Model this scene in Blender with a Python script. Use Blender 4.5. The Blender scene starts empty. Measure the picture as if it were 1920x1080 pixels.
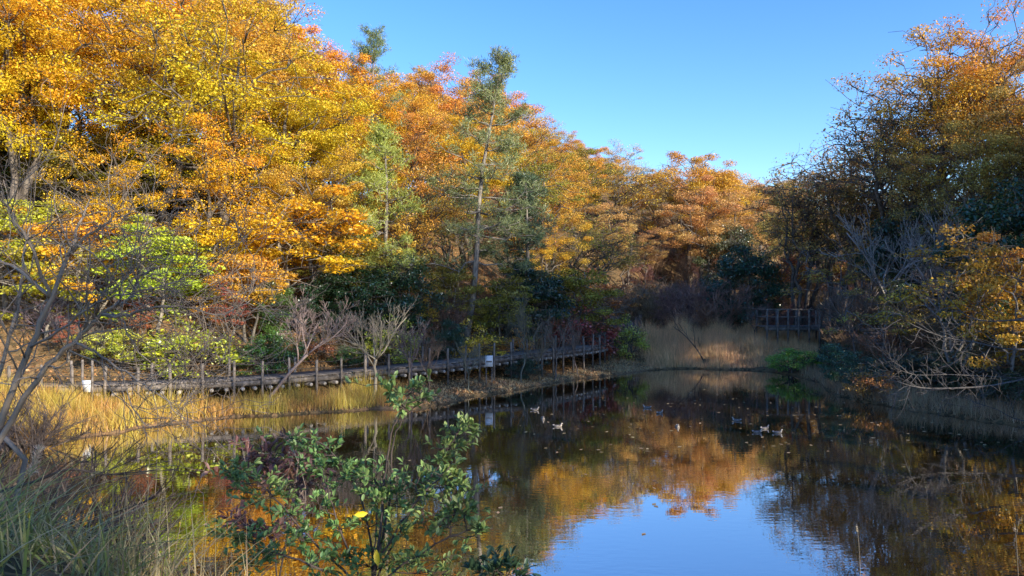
import bpy, math, random
import numpy as np
from mathutils import Vector
random.seed(7)
R = math.radians
FPX = 1420.0; HOR = 565.0; CAMH = 4.0
# ------------------------------------------------------------------ camera, sky, sun, exposure
sc = bpy.context.scene
col = sc.collection
cam = bpy.data.objects.new("camera", bpy.data.cameras.new("camera"))
cam.data.lens = 36 * FPX / 1920; cam.data.sensor_width = 36
cam.data.shift_y = (HOR - 540) / 1920
cam.data.clip_end = 3000; cam.data.clip_start = 0.05
cam.location = (0, 0, CAMH); cam.rotation_euler = (R(90), 0, 0)
col.objects.link(cam); sc.camera = cam
SUN_EL = 20.0; SUN_DIR = (0.74, -0.67)          # towards the sun, horizontal
saz = math.atan2(SUN_DIR[0], SUN_DIR[1])        # clockwise from +Y
world = bpy.data.worlds.new("World"); sc.world = world; world.use_nodes = True
wn = world.node_tree.nodes; wl = world.node_tree.links
sky = wn.new("ShaderNodeTexSky"); sky.sky_type = 'NISHITA'; sky.sun_disc = False
sky.sun_elevation = R(SUN_EL); sky.sun_rotation = saz
sky.air_density = 1.0; sky.dust_density = 0.3; sky.ozone_density = 3.0
bg = wn["Background"]; bg.inputs[1].default_value = 0.15
hs_ = wn.new("ShaderNodeHueSaturation"); hs_.inputs["Saturation"].default_value = 1.26; hs_.inputs["Value"].default_value = .9; hs_.inputs["Hue"].default_value = .513; wl.new(sky.outputs[0], hs_.inputs["Color"]); wl.new(hs_.outputs[0], bg.inputs[0])
sun = bpy.data.objects.new("sun", bpy.data.lights.new("sun", 'SUN'))
sun.data.energy = 3.15; sun.data.angle = R(0.5); sun.data.color = (1.0, 0.90, 0.74)
d = Vector((SUN_DIR[0], SUN_DIR[1], math.tan(R(SUN_EL)) * math.hypot(*SUN_DIR)))
sun.rotation_euler = d.to_track_quat('Z', 'Y').to_euler()
col.objects.link(sun)
sc.view_settings.view_transform = 'Standard'; sc.view_settings.look = 'None'
sc.view_settings.exposure = 1.36; sc.view_settings.gamma = 1
sc.render.engine = 'CYCLES'
sc.cycles.max_bounces = 6; sc.cycles.diffuse_bounces = 3; sc.cycles.glossy_bounces = 3
sc.cycles.transmission_bounces = 3; sc.cycles.transparent_max_bounces = 4

# ------------------------------------------------------------------ helpers
def P(px, row, Y): return np.array([(px - 960) / FPX * Y, Y, CAMH - (row - HOR) / FPX * Y])
def W(px, row, z=0.0):
    Y = (CAMH - z) * FPX / (row - HOR); return ((px - 960) / FPX * Y, Y)
def tag(o, label=None, cat=None, group=None, kind=None):
    if label: o['label'] = label
    if cat: o['category'] = cat
    if group: o['group'] = group
    if kind: o['kind'] = kind
    return o
def empty(name, loc=(0, 0, 0), rz=0.0, scale=(1, 1, 1)):
    o = bpy.data.objects.new(name, None); o.location = loc; o.rotation_euler = (0, 0, rz); o.scale = scale
    o.empty_display_size = .2; col.objects.link(o); return o
def link(name, mesh, parent=None, color=None):
    o = bpy.data.objects.new(name, mesh); col.objects.link(o)
    if parent is not None: o.parent = parent
    if color is not None: o.color = (*color, 1)
    return o
def mesh_np(name, verts, faces, mat, attr=None, smooth=False):
    """faces: list of int arrays (n,k); attr: (nfaces,3)"""
    me = bpy.data.meshes.new(name)
    verts = np.asarray(verts, dtype=np.float32)
    fl = [np.asarray(f, dtype=np.int32) for f in faces if len(f)]
    loops = np.concatenate([f.ravel() for f in fl])
    tot = np.concatenate([np.full(len(f), f.shape[1], dtype=np.int32) for f in fl])
    st = np.concatenate([[0], np.cumsum(tot)[:-1]]).astype(np.int32)
    me.vertices.add(len(verts)); me.vertices.foreach_set("co", verts.ravel())
    me.loops.add(len(loops)); me.loops.foreach_set("vertex_index", loops)
    me.polygons.add(len(tot)); me.polygons.foreach_set("loop_start", st); me.polygons.foreach_set("loop_total", tot)
    if smooth: me.polygons.foreach_set("use_smooth", np.ones(len(tot), dtype=bool))
    me.update(calc_edges=True)
    if attr is not None:
        a = me.attributes.new("v", 'FLOAT_VECTOR', 'FACE')
        a.data.foreach_set("vector", np.asarray(attr, dtype=np.float32).ravel())
    me.materials.append(mat); me.validate(); return me

class Tubes:
    def __init__(s): s.v = []; s.f = []; s.c = []; s.n = 0
    def add(s, pts, rad, k=5, cap=True):
        pts = np.asarray(pts, float); n = len(pts); rad = np.broadcast_to(np.asarray(rad, float), (n,))
        t = np.gradient(pts, axis=0); t /= np.linalg.norm(t, axis=1)[:, None] + 1e-9
        ref = np.array([0, 0, 1.]) if abs(t[:, 2]).mean() < .8 else np.array([1., 0, 0])
        a = np.cross(t, ref); a /= np.linalg.norm(a, axis=1)[:, None] + 1e-9; b = np.cross(t, a)
        ang = np.arange(k) * 2 * math.pi / k
        ring = pts[:, None] + rad[:, None, None] * (np.cos(ang)[None, :, None] * a[:, None] + np.sin(ang)[None, :, None] * b[:, None])
        s.v.append(ring.reshape(-1, 3))
        i = np.arange(n - 1)[:, None] * k; j = np.arange(k)[None]; j2 = (j + 1) % k
        f = np.stack([i + j, i + j2, i + k + j2, i + k + j], -1).reshape(-1, 4) + s.n
        s.f.append(f)
        if cap and k > 2:
            s.c.append(np.array([np.arange(k)[::-1] + s.n, np.arange(k) + s.n + (n - 1) * k]) if True else None)
            s.ck = k
            s.caps = getattr(s, 'caps', {}); s.caps.setdefault(k, []).extend([np.arange(k)[::-1] + s.n, np.arange(k) + s.n + (n - 1) * k])
        s.n += n * k
    def box(s, c, ax, ay, az):
        c = np.asarray(c, float); A = [np.asarray(q, float) for q in (ax, ay, az)]
        vv = np.array([c + i * A[0] + j * A[1] + k * A[2] for k in (-1, 1) for j in (-1, 1) for i in (-1, 1)])
        s.v.append(vv)
        s.f.append(np.array([[0, 2, 3, 1], [4, 5, 7, 6], [0, 1, 5, 4], [2, 6, 7, 3], [0, 4, 6, 2], [1, 3, 7, 5]]) + s.n); s.n += 8
    def mesh(s, name, mat, smooth=True):
        fs = [np.concatenate(s.f)]
        for k, c in getattr(s, 'caps', {}).items(): fs.append(np.array(c))
        return mesh_np(name, np.concatenate(s.v), fs, mat, smooth=smooth)

class Leaves:
    def __init__(s): s.C = []; s.A = []; s.B = []; s.V = []
    def add(s, c, a, b, v): s.C.append(c); s.A.append(a); s.B.append(b); s.V.append(v)
    def cloud(s, rng, c, rad, n, L, Wd, hfrac=.5, pad=.5, up=1.2, droop=.25):
        c = np.asarray(c); p = rng.normal(size=(n, 3)) ; r = np.linalg.norm(p, axis=1)[:, None]
        p = p / r * np.clip(rng.random((n, 1)) ** .45, 0, 1) * np.asarray(rad)
        pos = c + p
        nr = rng.normal(size=(n, 3)) * .75; nr[:, 2] += up; nr[:, :2] += p[:, :2] / np.asarray(rad)[:2] * .5
        nr /= np.linalg.norm(nr, axis=1)[:, None]
        a = rng.normal(size=(n, 3)); a[:, 2] -= droop; a -= (a * nr).sum(1)[:, None] * nr
        a /= np.linalg.norm(a, axis=1)[:, None]; b = np.cross(nr, a)
        s_ = (.5 + 1.0 * rng.random((n, 1)) ** 1.5)
        v = np.stack([rng.random(n), np.full(n, pad), np.broadcast_to(np.asarray(hfrac, float), (n,))], 1)
        s.add(pos, a * L * s_ * .5, b * Wd * s_ * .5, v)
    def mesh(s, name, mat, shape='diamond'):
        C = np.concatenate(s.C); A = np.concatenate(s.A); B = np.concatenate(s.B); V = np.concatenate(s.V); n = len(C)
        if shape == 'diamond':
            v = np.stack([C - A, C + B - A * .15, C + A, C - B - A * .15], 1).reshape(-1, 3)
            return mesh_np(name, v, [np.arange(n * 4).reshape(n, 4)], mat, V)
        # folded elliptic leaf: 2 halves
        N = np.cross(A, B); N /= np.linalg.norm(N, axis=1)[:, None] + 1e-9
        h = np.linalg.norm(B, axis=1)[:, None] * .35 * N
        tip = -N * np.linalg.norm(A, axis=1)[:, None] * .18
        v = np.stack([C - A, C - A * .35 + B * .85 + h, C + A * .35 + B * .9 + h, C + A + tip, C + A * .35 - B * .9 + h, C - A * .35 - B * .85 + h], 1).reshape(-1, 3)
        i = np.arange(n)[:, None] * 6
        f = np.concatenate([i + np.array([0, 1, 2, 3]), i + np.array([0, 3, 4, 5])])
        return mesh_np(name, v, [f], mat, np.concatenate([V, V]))

# ------------------------------------------------------------------ materials
def newmat(name):
    m = bpy.data.materials.new(name); m.use_nodes = True; nt = m.node_tree; nt.nodes.clear()
    out = nt.nodes.new("ShaderNodeOutputMaterial"); return m, nt, out
def nd(nt, t, **kw):
    n = nt.nodes.new(t)
    for k, v in kw.items(): setattr(n, k, v)
    return n
def mathn(nt, op, a, b=None, c=None):
    n = nd(nt, "ShaderNodeMath", operation=op)
    for i, q in enumerate((a, b, c)):
        if q is None: continue
        if isinstance(q, (int, float)): n.inputs[i].default_value = q
        else: nt.links.new(q, n.inputs[i])
    return n.outputs[0]
def leaf_mat(name, trans=.4, hue_pad=.022, hue_h=.024, hue_r=.02, gloss=.03, rough=.45, valr=.7):
    m, nt, out = newmat(name); L = nt.links.new
    oi = nd(nt, "ShaderNodeObjectInfo"); at = nd(nt, "ShaderNodeAttribute", attribute_name="v")
    sx = nd(nt, "ShaderNodeSeparateXYZ"); L(at.outputs["Vector"], sx.inputs[0]); r, g, b = sx.outputs
    h = mathn(nt, 'MULTIPLY_ADD', g, hue_pad, .5 - hue_pad / 2)
    h2 = mathn(nt, 'MULTIPLY_ADD', r, hue_r, -hue_r / 2)
    h3 = mathn(nt, 'MULTIPLY_ADD', b, -hue_h, hue_h * .6)
    hs = mathn(nt, 'ADD', mathn(nt, 'ADD', h, h2), h3)
    val = mathn(nt, 'MULTIPLY_ADD', mathn(nt, 'FRACT', mathn(nt, 'MULTIPLY', r, 7.31)), valr, 1.02 - valr / 2)
    hsv = nd(nt, "ShaderNodeHueSaturation"); L(oi.outputs["Color"], hsv.inputs["Color"]); L(hs, hsv.inputs["Hue"]); L(val, hsv.inputs["Value"])
    di = nd(nt, "ShaderNodeBsdfDiffuse"); tr = nd(nt, "ShaderNodeBsdfTranslucent")
    L(hsv.outputs[0], di.inputs[0]); L(hsv.outputs[0], tr.inputs[0])
    mx = nd(nt, "ShaderNodeMixShader"); mx.inputs[0].default_value = trans; L(di.outputs[0], mx.inputs[1]); L(tr.outputs[0], mx.inputs[2])
    gl = nd(nt, "ShaderNodeBsdfGlossy"); gl.inputs["Roughness"].default_value = rough
    m2 = nd(nt, "ShaderNodeMixShader"); m2.inputs[0].default_value = gloss; L(mx.outputs[0], m2.inputs[1]); L(gl.outputs[0], m2.inputs[2])
    L(m2.outputs[0], out.inputs[0]); return m
def noisy(name, c1, c2, scale=3.0, rough=.9, bump=.3, detail=6, use_obj=False, stretch=(1, 1, 1), spec=.2, dist=.02):
    m, nt, out = newmat(name); L = nt.links.new
    tc = nd(nt, "ShaderNodeTexCoord"); mp = nd(nt, "ShaderNodeMapping"); mp.inputs["Scale"].default_value = stretch
    L(tc.outputs["Object"], mp.inputs[0])
    no = nd(nt, "ShaderNodeTexNoise"); no.inputs["Scale"].default_value = scale; no.inputs["Detail"].default_value = detail
    L(mp.outputs[0], no.inputs["Vector"])
    cr = nd(nt, "ShaderNodeValToRGB"); cr.color_ramp.elements[0].position = .35; cr.color_ramp.elements[1].position = .66
    cr.color_ramp.elements[0].color = (*c1, 1); cr.color_ramp.elements[1].color = (*c2, 1); L(no.outputs[0], cr.inputs[0])
    pb = nd(nt, "ShaderNodeBsdfPrincipled"); pb.inputs["Roughness"].default_value = rough; pb.inputs["Specular IOR Level"].default_value = spec
    c = cr.outputs[0]
    if use_obj:
        oi = nd(nt, "ShaderNodeObjectInfo"); mm = nd(nt, "ShaderNodeMix", data_type='RGBA', blend_type='MULTIPLY'); mm.inputs[0].default_value = 1
        L(c, mm.inputs[6]); L(oi.outputs["Color"], mm.inputs[7]); c = mm.outputs[2]
    L(c, pb.inputs["Base Color"])
    if bump:
        bp = nd(nt, "ShaderNodeBump"); bp.inputs["Strength"].default_value = bump; bp.inputs["Distance"].default_value = dist
        L(no.outputs[0], bp.inputs["Height"]); L(bp.outputs[0], pb.inputs["Normal"])
    L(pb.outputs[0], out.inputs[0]); return m
M_leaf = leaf_mat("autumn_leaf", trans=.3, valr=.85)
M_ever = leaf_mat("evergreen_leaf", trans=.2, hue_pad=.03, hue_h=.0, hue_r=.03, gloss=.1, rough=.35)
M_needle = leaf_mat("pine_needle", trans=.25, hue_pad=.02, hue_h=0, hue_r=.02, gloss=.05)
M_near = leaf_mat("glossy_leaf", trans=.3, hue_pad=.05, hue_h=-.02, hue_r=.04, gloss=.05, rough=.5, valr=.8)
M_straw = leaf_mat("straw_blade", trans=.3, hue_pad=.015, hue_h=0, hue_r=.02, gloss=.03, valr=.9)
M_grass = leaf_mat("grass_blade", trans=.35, hue_pad=.05, hue_h=.03, hue_r=.04, gloss=.04, valr=.8)
M_bark = noisy("bark", (.075, .062, .05), (.21, .175, .14), 2.5, stretch=(3, 3, .6), bump=.6)
M_bark_grey = noisy("grey_bark", (.13, .12, .11), (.32, .29, .25), 4, stretch=(3, 3, .8), bump=.5, use_obj=True)
M_twig = noisy("twig_bark", (.5, .5, .5), (1, 1, 1), 2, bump=0, use_obj=True)
M_wood = noisy("weathered_wood", (.10, .085, .07), (.27, .225, .185), 5, stretch=(1, 1, 1), bump=.4)
M_woodend = noisy("cut_log_end", (.34, .30, .24), (.5, .45, .38), 9, bump=.2)
M_rope = noisy("rope", (.05, .045, .04), (.1, .09, .08), 20, bump=0)
M_white = noisy("white_paint", (.55, .56, .55), (.75, .76, .74), 3, bump=0, rough=.5)

def ground_mat():
    m, nt, out = newmat("leafy_soil"); L = nt.links.new
    tc = nd(nt, "ShaderNodeTexCoord")
    n1 = nd(nt, "ShaderNodeTexNoise"); n1.inputs["Scale"].default_value = .35; n1.inputs["Detail"].default_value = 5
    n2 = nd(nt, "ShaderNodeTexVoronoi"); n2.inputs["Scale"].default_value = 9
    n3 = nd(nt, "ShaderNodeTexNoise"); n3.inputs["Scale"].default_value = 12; n3.inputs["Detail"].default_value = 6
    for n in (n1, n2, n3): L(tc.outputs["Object"], n.inputs["Vector"])
    cr = nd(nt, "ShaderNodeValToRGB"); e = cr.color_ramp.elements
    e[0].position = .35; e[0].color = (.11, .075, .042, 1); e[1].position = .62; e[1].color = (.27, .175, .09, 1)
    e2 = e.new(.5); e2.color = (.11, .095, .045, 1)
    L(n1.outputs[0], cr.inputs[0])
    cr2 = nd(nt, "ShaderNodeValToRGB"); e = cr2.color_ramp.elements
    e[0].position = .2; e[0].color = (.05, .032, .02, 1); e[1].position = .8; e[1].color = (.33, .19, .085, 1)
    sp = nd(nt, "ShaderNodeSeparateColor"); L(n2.outputs["Color"], sp.inputs[0]); L(sp.outputs[0], cr2.inputs[0])
    mx = nd(nt, "ShaderNodeMix", data_type='RGBA'); L(n3.outputs[0], mx.inputs[0]); L(cr.outputs[0], mx.inputs[6]); L(cr2.outputs[0], mx.inputs[7])
    pb = nd(nt, "ShaderNodeBsdfPrincipled"); pb.inputs["Roughness"].default_value = .95; pb.inputs["Specular IOR Level"].default_value = .1
    L(mx.outputs[2], pb.inputs["Base Color"])
    bp = nd(nt, "ShaderNodeBump"); bp.inputs["Strength"].default_value = .8; bp.inputs["Distance"].default_value = .06
    L(n3.outputs[0], bp.inputs["Height"]); L(bp.outputs[0], pb.inputs["Normal"]); L(pb.outputs[0], out.inputs[0]); return m
def water_mat():
    m, nt, out = newmat("pond_water"); L = nt.links.new
    tc = nd(nt, "ShaderNodeTexCoord"); mp = nd(nt, "ShaderNodeMapping"); mp.inputs["Scale"].default_value = (.55, 1.25, 1)
    L(tc.outputs["Object"], mp.inputs[0])
    n1 = nd(nt, "ShaderNodeTexNoise"); n1.inputs["Scale"].default_value = 5.5; n1.inputs["Detail"].default_value = 2; n1.inputs["Roughness"].default_value = .45
    n2 = nd(nt, "ShaderNodeTexNoise"); n2.inputs["Scale"].default_value = .5; n2.inputs["Detail"].default_value = 1
    L(mp.outputs[0], n1.inputs["Vector"]); L(tc.outputs["Object"], n2.inputs["Vector"])
    amp = mathn(nt, 'MULTIPLY_ADD', n2.outputs[0], 1.6, -.45)
    ampc = mathn(nt, 'MAXIMUM', amp, .12)
    hgt = mathn(nt, 'MULTIPLY', n1.outputs[0], ampc)
    bp = nd(nt, "ShaderNodeBump"); bp.inputs["Strength"].default_value = 1; bp.inputs["Distance"].default_value = .0028; L(hgt, bp.inputs["Height"])
    df = nd(nt, "ShaderNodeBsdfDiffuse"); df.inputs[0].default_value = (.034, .021, .007, 1)
    gl = nd(nt, "ShaderNodeBsdfGlossy"); gl.inputs["Roughness"].default_value = .0; gl.inputs[0].default_value = (1, 1, 1, 1); L(bp.outputs[0], gl.inputs["Normal"])
    lw = nd(nt, "ShaderNodeLayerWeight"); lw.inputs["Blend"].default_value = .5; L(bp.outputs[0], lw.inputs["Normal"])
    cr = nd(nt, "ShaderNodeValToRGB"); e = cr.color_ramp.elements
    e[0].position = .0; e[0].color = (.05, .05, .05, 1); e[1].position = 1; e[1].color = (.8, .8, .8, 1)
    for p_, q in ((.5, .34), (.65, .58), (.85, .72)): x = e.new(p_); x.color = (q, q, q, 1)
    L(lw.outputs["Facing"], cr.inputs[0])
    mx = nd(nt, "ShaderNodeMixShader"); L(cr.outputs[0], mx.inputs[0]); L(df.outputs[0], mx.inputs[1]); L(gl.outputs[0], mx.inputs[2])
    L(mx.outputs[0], out.inputs[0]); return m
M_ground = ground_mat(); M_water = water_mat()

# ------------------------------------------------------------------ terrain
def catmull(pts, n=6, closed=True):
    pts = np.asarray(pts, float); N = len(pts); o = []
    for i in range(N if closed else N - 1):
        g = (lambda k: pts[k % N]) if closed else (lambda k: pts[min(max(k, 0), N - 1)])
        p0, p1, p2, p3 = g(i - 1), g(i), g(i + 1), g(i + 2)
        for t in np.arange(n) / n:
            o.append(.5 * (2 * p1 + (p2 - p0) * t + (2 * p0 - 5 * p1 + 4 * p2 - p3) * t * t + (3 * p1 - p0 - 3 * p2 + p3) * t ** 3))
    if not closed: o.append(pts[-1])
    return np.array(o)
shore = [(-3, 8.3), (3, 8), (10, 8.5), (16, 12), (18.5, 17), (17.3, 21.5)] + [W(*q) for q in
    [(1850, 790), (1750, 775), (1650, 760), (1570, 742), (1525, 714), (1440, 697), (1350, 693), (1250, 692), (1150, 703), (1050, 716), (950, 735),
     (860, 750), (800, 765), (700, 768), (520, 779), (400, 786), (280, 801), (150, 822), (60, 835)]] + [(-15.5, 19), (-15, 15), (-12, 11.5), (-7, 9.3)]
POND = catmull(shore, 5)
_rg = np.random.default_rng(3)
POND += _rg.normal(size=POND.shape) * .10
LEFT = [(-30, 5), (-31, 15), (-29, 24), (-22, 28.5), (-14, 30), (-9, 32.5), (-5, 35.5), (-1.5, 39.5), (1.5, 43.5), (4, 48), (6, 54), (9, 63), (15, 78), (24, 94), (34, 112)]
RIGHT = [(48, 112), (40, 92), (33, 74), (27, 60), (21.5, 50), (18.5, 41), (18.5, 33), (19.5, 26), (21, 20), (21.5, 10), (20, 0), (24, -30)]
VALLEY = np.array(LEFT + RIGHT + [(-30, -30)], float)
AX = np.array([[2, -30], [2, 20], [8, 42], [14, 56], [24, 78], [41, 112], [60, 160]], float)
def seg_dist(p, poly):
    a = poly; b = np.roll(poly, -1, 0); d2 = np.full(len(p), 1e18); ins = np.zeros(len(p), bool)
    for i in range(len(a)):
        ab = b[i] - a[i]; ap = p - a[i]; t = np.clip((ap @ ab) / (ab @ ab + 1e-12), 0, 1)
        q = ap - t[:, None] * ab; d2 = np.minimum(d2, (q * q).sum(1))
        c = ((a[i, 1] > p[:, 1]) != (b[i, 1] > p[:, 1]))
        with np.errstate(divide='ignore', invalid='ignore'):
            xi = (b[i, 0] - a[i, 0]) * (p[:, 1] - a[i, 1]) / (b[i, 1] - a[i, 1]) + a[i, 0]
        ins ^= c & (p[:, 0] < xi)
    return np.sqrt(d2), ins
def ss(a, b, x): t = np.clip((x - a) / (b - a), 0, 1); return t * t * (3 - 2 * t)
def H(x, y):
    x = np.atleast_1d(np.asarray(x, float)); y = np.atleast_1d(np.asarray(y, float))
    p = np.stack([x, y], 1); dp, inp = seg_dist(p, POND); dv, inv = seg_dist(p, VALLEY); dv = np.where(inv, 0, dv)
    near = ss(14, 9, y)
    z = .09 + .75 * ss(0, 6, dp) + 1.6 * ss(1, 5.5, dp) * near
    z += .75 * ss(-.4, -2.4, x) * ss(8.5, 4.5, y) * ss(0, 3, dp)
    z += .045 * np.clip(y - 48, 0, 80)
    side = x - np.interp(y, AX[:, 1], AX[:, 0])
    lcap = 8 + 15 * ss(4, 16, y) - 9 * ss(60, 100, y); rcap = 19 * ss(-24, 6, y) * (1 - .75 * ss(62, 100, y)) + 1.5
    hl = lcap * (1 - np.exp(-.66 * dv / lcap)); hr = rcap * (1 - np.exp(-.8 * dv / rcap))
    z += np.where(side > 0, hr, hl)
    z += ss(0, 6, dv) * (.5 * np.sin(x * .31 + 1) * np.cos(y * .27) + .25 * np.sin(x * .83 + y * .6))
    z += .05 * np.sin(x * 2.1 + y) * np.cos(y * 1.7 - x * .6) * ss(0, 1, dp)
    z += .16 * np.clip(y - 75, 0, 60) * ss(-40, 0, x)
    z = np.where(inp, -.06 - np.minimum(1.1, dp * .4), z)
    return z
def gz(x, y): return float(H(x, y)[0])
def grid(xs, ys):
    X, Y = np.meshgrid(xs, ys); v = np.stack([X.ravel(), Y.ravel(), H(X.ravel(), Y.ravel())], 1)
    n, m = len(xs), len(ys); i = (np.arange(m - 1)[:, None] * n + np.arange(n - 1)[None]).ravel()
    return v, np.stack([i, i + 1, i + n + 1, i + n], 1)
xs = np.concatenate([np.arange(-600, -60, 30), np.arange(-60, -24, 1.5), np.arange(-24, 26, .25), np.arange(26, 80, 1.5), np.arange(80, 630, 30)])
ys = np.concatenate([np.arange(-400, -30, 30), np.arange(-30, 6, 1.), np.arange(6, 58, .25), np.arange(58, 150, 1.5), np.arange(150, 800, 40)])
v, f = grid(xs, ys)
tag(link("ground", mesh_np("ground", v, [f], M_ground, smooth=True)), kind='structure')
wv = np.array([[-24, 4, 0], [26, 4, 0], [26, 50, 0], [-24, 50, 0]], float)
tag(link("pond_water", mesh_np("pond_water", wv, [np.array([[0, 1, 2, 3]])], M_water)), kind='structure')

# ------------------------------------------------------------------ tree prototypes (origin at base)
def curve_pts(p0, p1, rng, n=5, sag=0., wob=.06):
    p0 = np.asarray(p0, float); p1 = np.asarray(p1, float); t = np.linspace(0, 1, n)[:, None]; L = np.linalg.norm(p1 - p0)
    p = p0 + (p1 - p0) * t; p[:, 2] += sag * L * np.sin(math.pi * t[:, 0]); w = rng.normal(size=(n, 3)) * L * wob * np.sin(math.pi * t)
    return p + w
def broadleaf(seed, h=12., Rr=4.5, base=.3, npad=84, lpp=520, L=.105, Wd=.066, K=9, padr=.84, trunk_r=.23, flat=.5, up=1.2, mat=None, lean=.05, twigs=3, stems=1, bark=None):
    rng = np.random.default_rng(seed); mat = mat or M_leaf; T = Tubes(); F = Leaves()
    cz = h * (base + 1) / 2; hz = h * (1 - base) / 2
    lob = rng.normal(size=(9, 3)); lob /= np.linalg.norm(lob, axis=1)[:, None]
    d = rng.normal(size=(npad * 2, 3)); d /= np.linalg.norm(d, axis=1)[:, None]
    rr = rng.random(len(d)) ** .42
    lump = 1 + .32 * (np.clip(d @ lob.T, 0, 1) ** 4).sum(1) - .18
    wide = 1 - .25 * np.clip(d[:, 2], 0, 1)
    c = d * (rr * lump)[:, None] * np.array([Rr * .86, Rr * .86, hz * .93]) * np.stack([wide, wide, np.ones_like(wide)], 1)
    c[:, 2] += cz; c = c[(c[:, 2] > h * base * .9)][:npad]
    c = c[(np.hypot(c[:, 0], c[:, 1]) > Rr * .25) | (c[:, 2] > h * .6)]
    sk = min(1.0, (h - padr * .4) / c[:, 2].max()); c[:, 2] *= sk
    top = np.array([rng.normal() * lean * h, rng.normal() * lean * h, h * .84])
    st = []
    for s_ in range(stems):
        q = top.copy(); b0 = np.zeros(3)
        if stems > 1:
            a = s_ * 6.28 / stems + rng.random(); q[:2] += np.array([math.cos(a), math.sin(a)]) * Rr * .4; b0[:2] = np.array([math.cos(a), math.sin(a)]) * trunk_r
            q[2] *= .85 + .15 * rng.random()
        tp = curve_pts(b0, q, rng, 9, 0, .035); tr = trunk_r * (1 - .82 * np.linspace(0, 1, 9) ** .9); tr[0] *= 1.35
        tp[0, 2] = -.6
        T.add(tp, tr, 8); st.append((tp, tr))
    cent = c[rng.choice(len(c), min(K, len(c)), replace=False)]
    for _ in range(6):
        lab = ((c[:, None] - cent[None]) ** 2).sum(2).argmin(1)
        for k in range(len(cent)):
            if (lab == k).any(): cent[k] = c[lab == k].mean(0)
    for k in range(len(cent)):
        tp, tr = st[int(rng.integers(len(st)))]
        hd = np.hypot(*cent[k][:2]); z0 = np.clip(cent[k][2] - .55 * hd - .06 * h, h * base * .55, h * .78)
        i = np.interp(z0, tp[:, 2], np.arange(len(tp))); s0 = np.array([np.interp(i, np.arange(len(tp)), tp[:, q]) for q in range(3)]); r0 = float(np.interp(i, np.arange(len(tp)), tr)) * .62
        lp = curve_pts(s0, cent[k], rng, 7, .06, .06); lr = np.linspace(r0, max(.03, r0 * .35), 7); T.add(lp, lr, 6)
        for c_ in c[lab == k]:
            j = int(rng.integers(2, 7)); bp = curve_pts(lp[j], c_, rng, 5, .05, .08); T.add(bp, np.linspace(lr[j] * .6, .018, 5), 4)
            for _ in range(twigs):
                e = c_ + rng.normal(size=3) * np.array([1, 1, .5]) * padr * .75; T.add(curve_pts(bp[3], e, rng, 4, .02, .08), np.linspace(.02, .008, 4), 3)
    for c_ in c:
        pr = padr * (.7 + .6 * rng.random()); g = rng.random()
        F.cloud(rng, c_, (pr, pr, pr * flat), int(lpp * (.6 + .8 * rng.random())), L, Wd, hfrac=np.clip((c_[2] - h * base) / (h * (1 - base)), 0, 1), pad=g, up=up)
    return dict(trunk=T.mesh("trunk", bark or M_bark), crown=F.mesh("crown", mat), h=h)
def conifer(seed, h=14., Rr=2.6, base=.3, whorls=15, lean=(0, 0), L=.22):
    rng = np.random.default_rng(seed); T = Tubes(); F = Leaves()
    z = np.linspace(-.6, h, 12); tp = np.stack([lean[0] * (z / h) ** 1.1 if False else lean[0] * np.clip(z, 0, h) / h + .12 * np.sin(z * .6), lean[1] * np.clip(z, 0, h) / h + .1 * np.cos(z * .5), z], 1)
    T.add(tp, np.linspace(.19, .025, 12), 8)
    for w in range(whorls):
        f = (w + .5 * rng.random()) / whorls; zz = h * (base + (1 - base) * f)
        nb = int(rng.integers(3, 6)); rad = Rr * (1.02 - f) ** .75 * (.7 + .5 * rng.random()) + .25
        for b in range(nb):
            a = rng.random() * 6.28; ll = rad * (.6 + .6 * rng.random()); s0 = np.array([np.interp(zz, tp[:, 2], tp[:, 0]), np.interp(zz, tp[:, 2], tp[:, 1]), zz])
            e = s0 + np.array([math.cos(a) * ll, math.sin(a) * ll, ll * (-.1 + .75 * f)])
            bp = curve_pts(s0, e, rng, 6, -.06, .05); T.add(bp, np.linspace(.05 * (1 - .5 * f), .015, 6), 4)
            for j in range(2, 6):
                for q in range(2 if j < 4 else 3):
                    o = rng.normal(size=3) * np.array([.28, .28, .14]) * (.5 + .25 * ll); o[2] += .12
                    cc = bp[j] + o; T.add([bp[j], cc], [.012, .008], 3, cap=False)
                    n = 26; dr = rng.normal(size=(n, 3)); dr[:, 2] = dr[:, 2] * .7 + .7; dr /= np.linalg.norm(dr, axis=1)[:, None]
                    sd = np.cross(dr, rng.normal(size=(n, 3))); sd /= np.linalg.norm(sd, axis=1)[:, None]
                    pos = cc + dr * L * .5 + rng.normal(size=(n, 3)) * .11
                    F.add(pos, dr * L * .6, sd * .016, np.stack([rng.random(n), np.full(n, rng.random()), np.full(n, f)], 1))
    return dict(trunk=T.mesh("trunk", M_bark_grey), crown=F.mesh("crown", M_needle), h=h)
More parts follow.
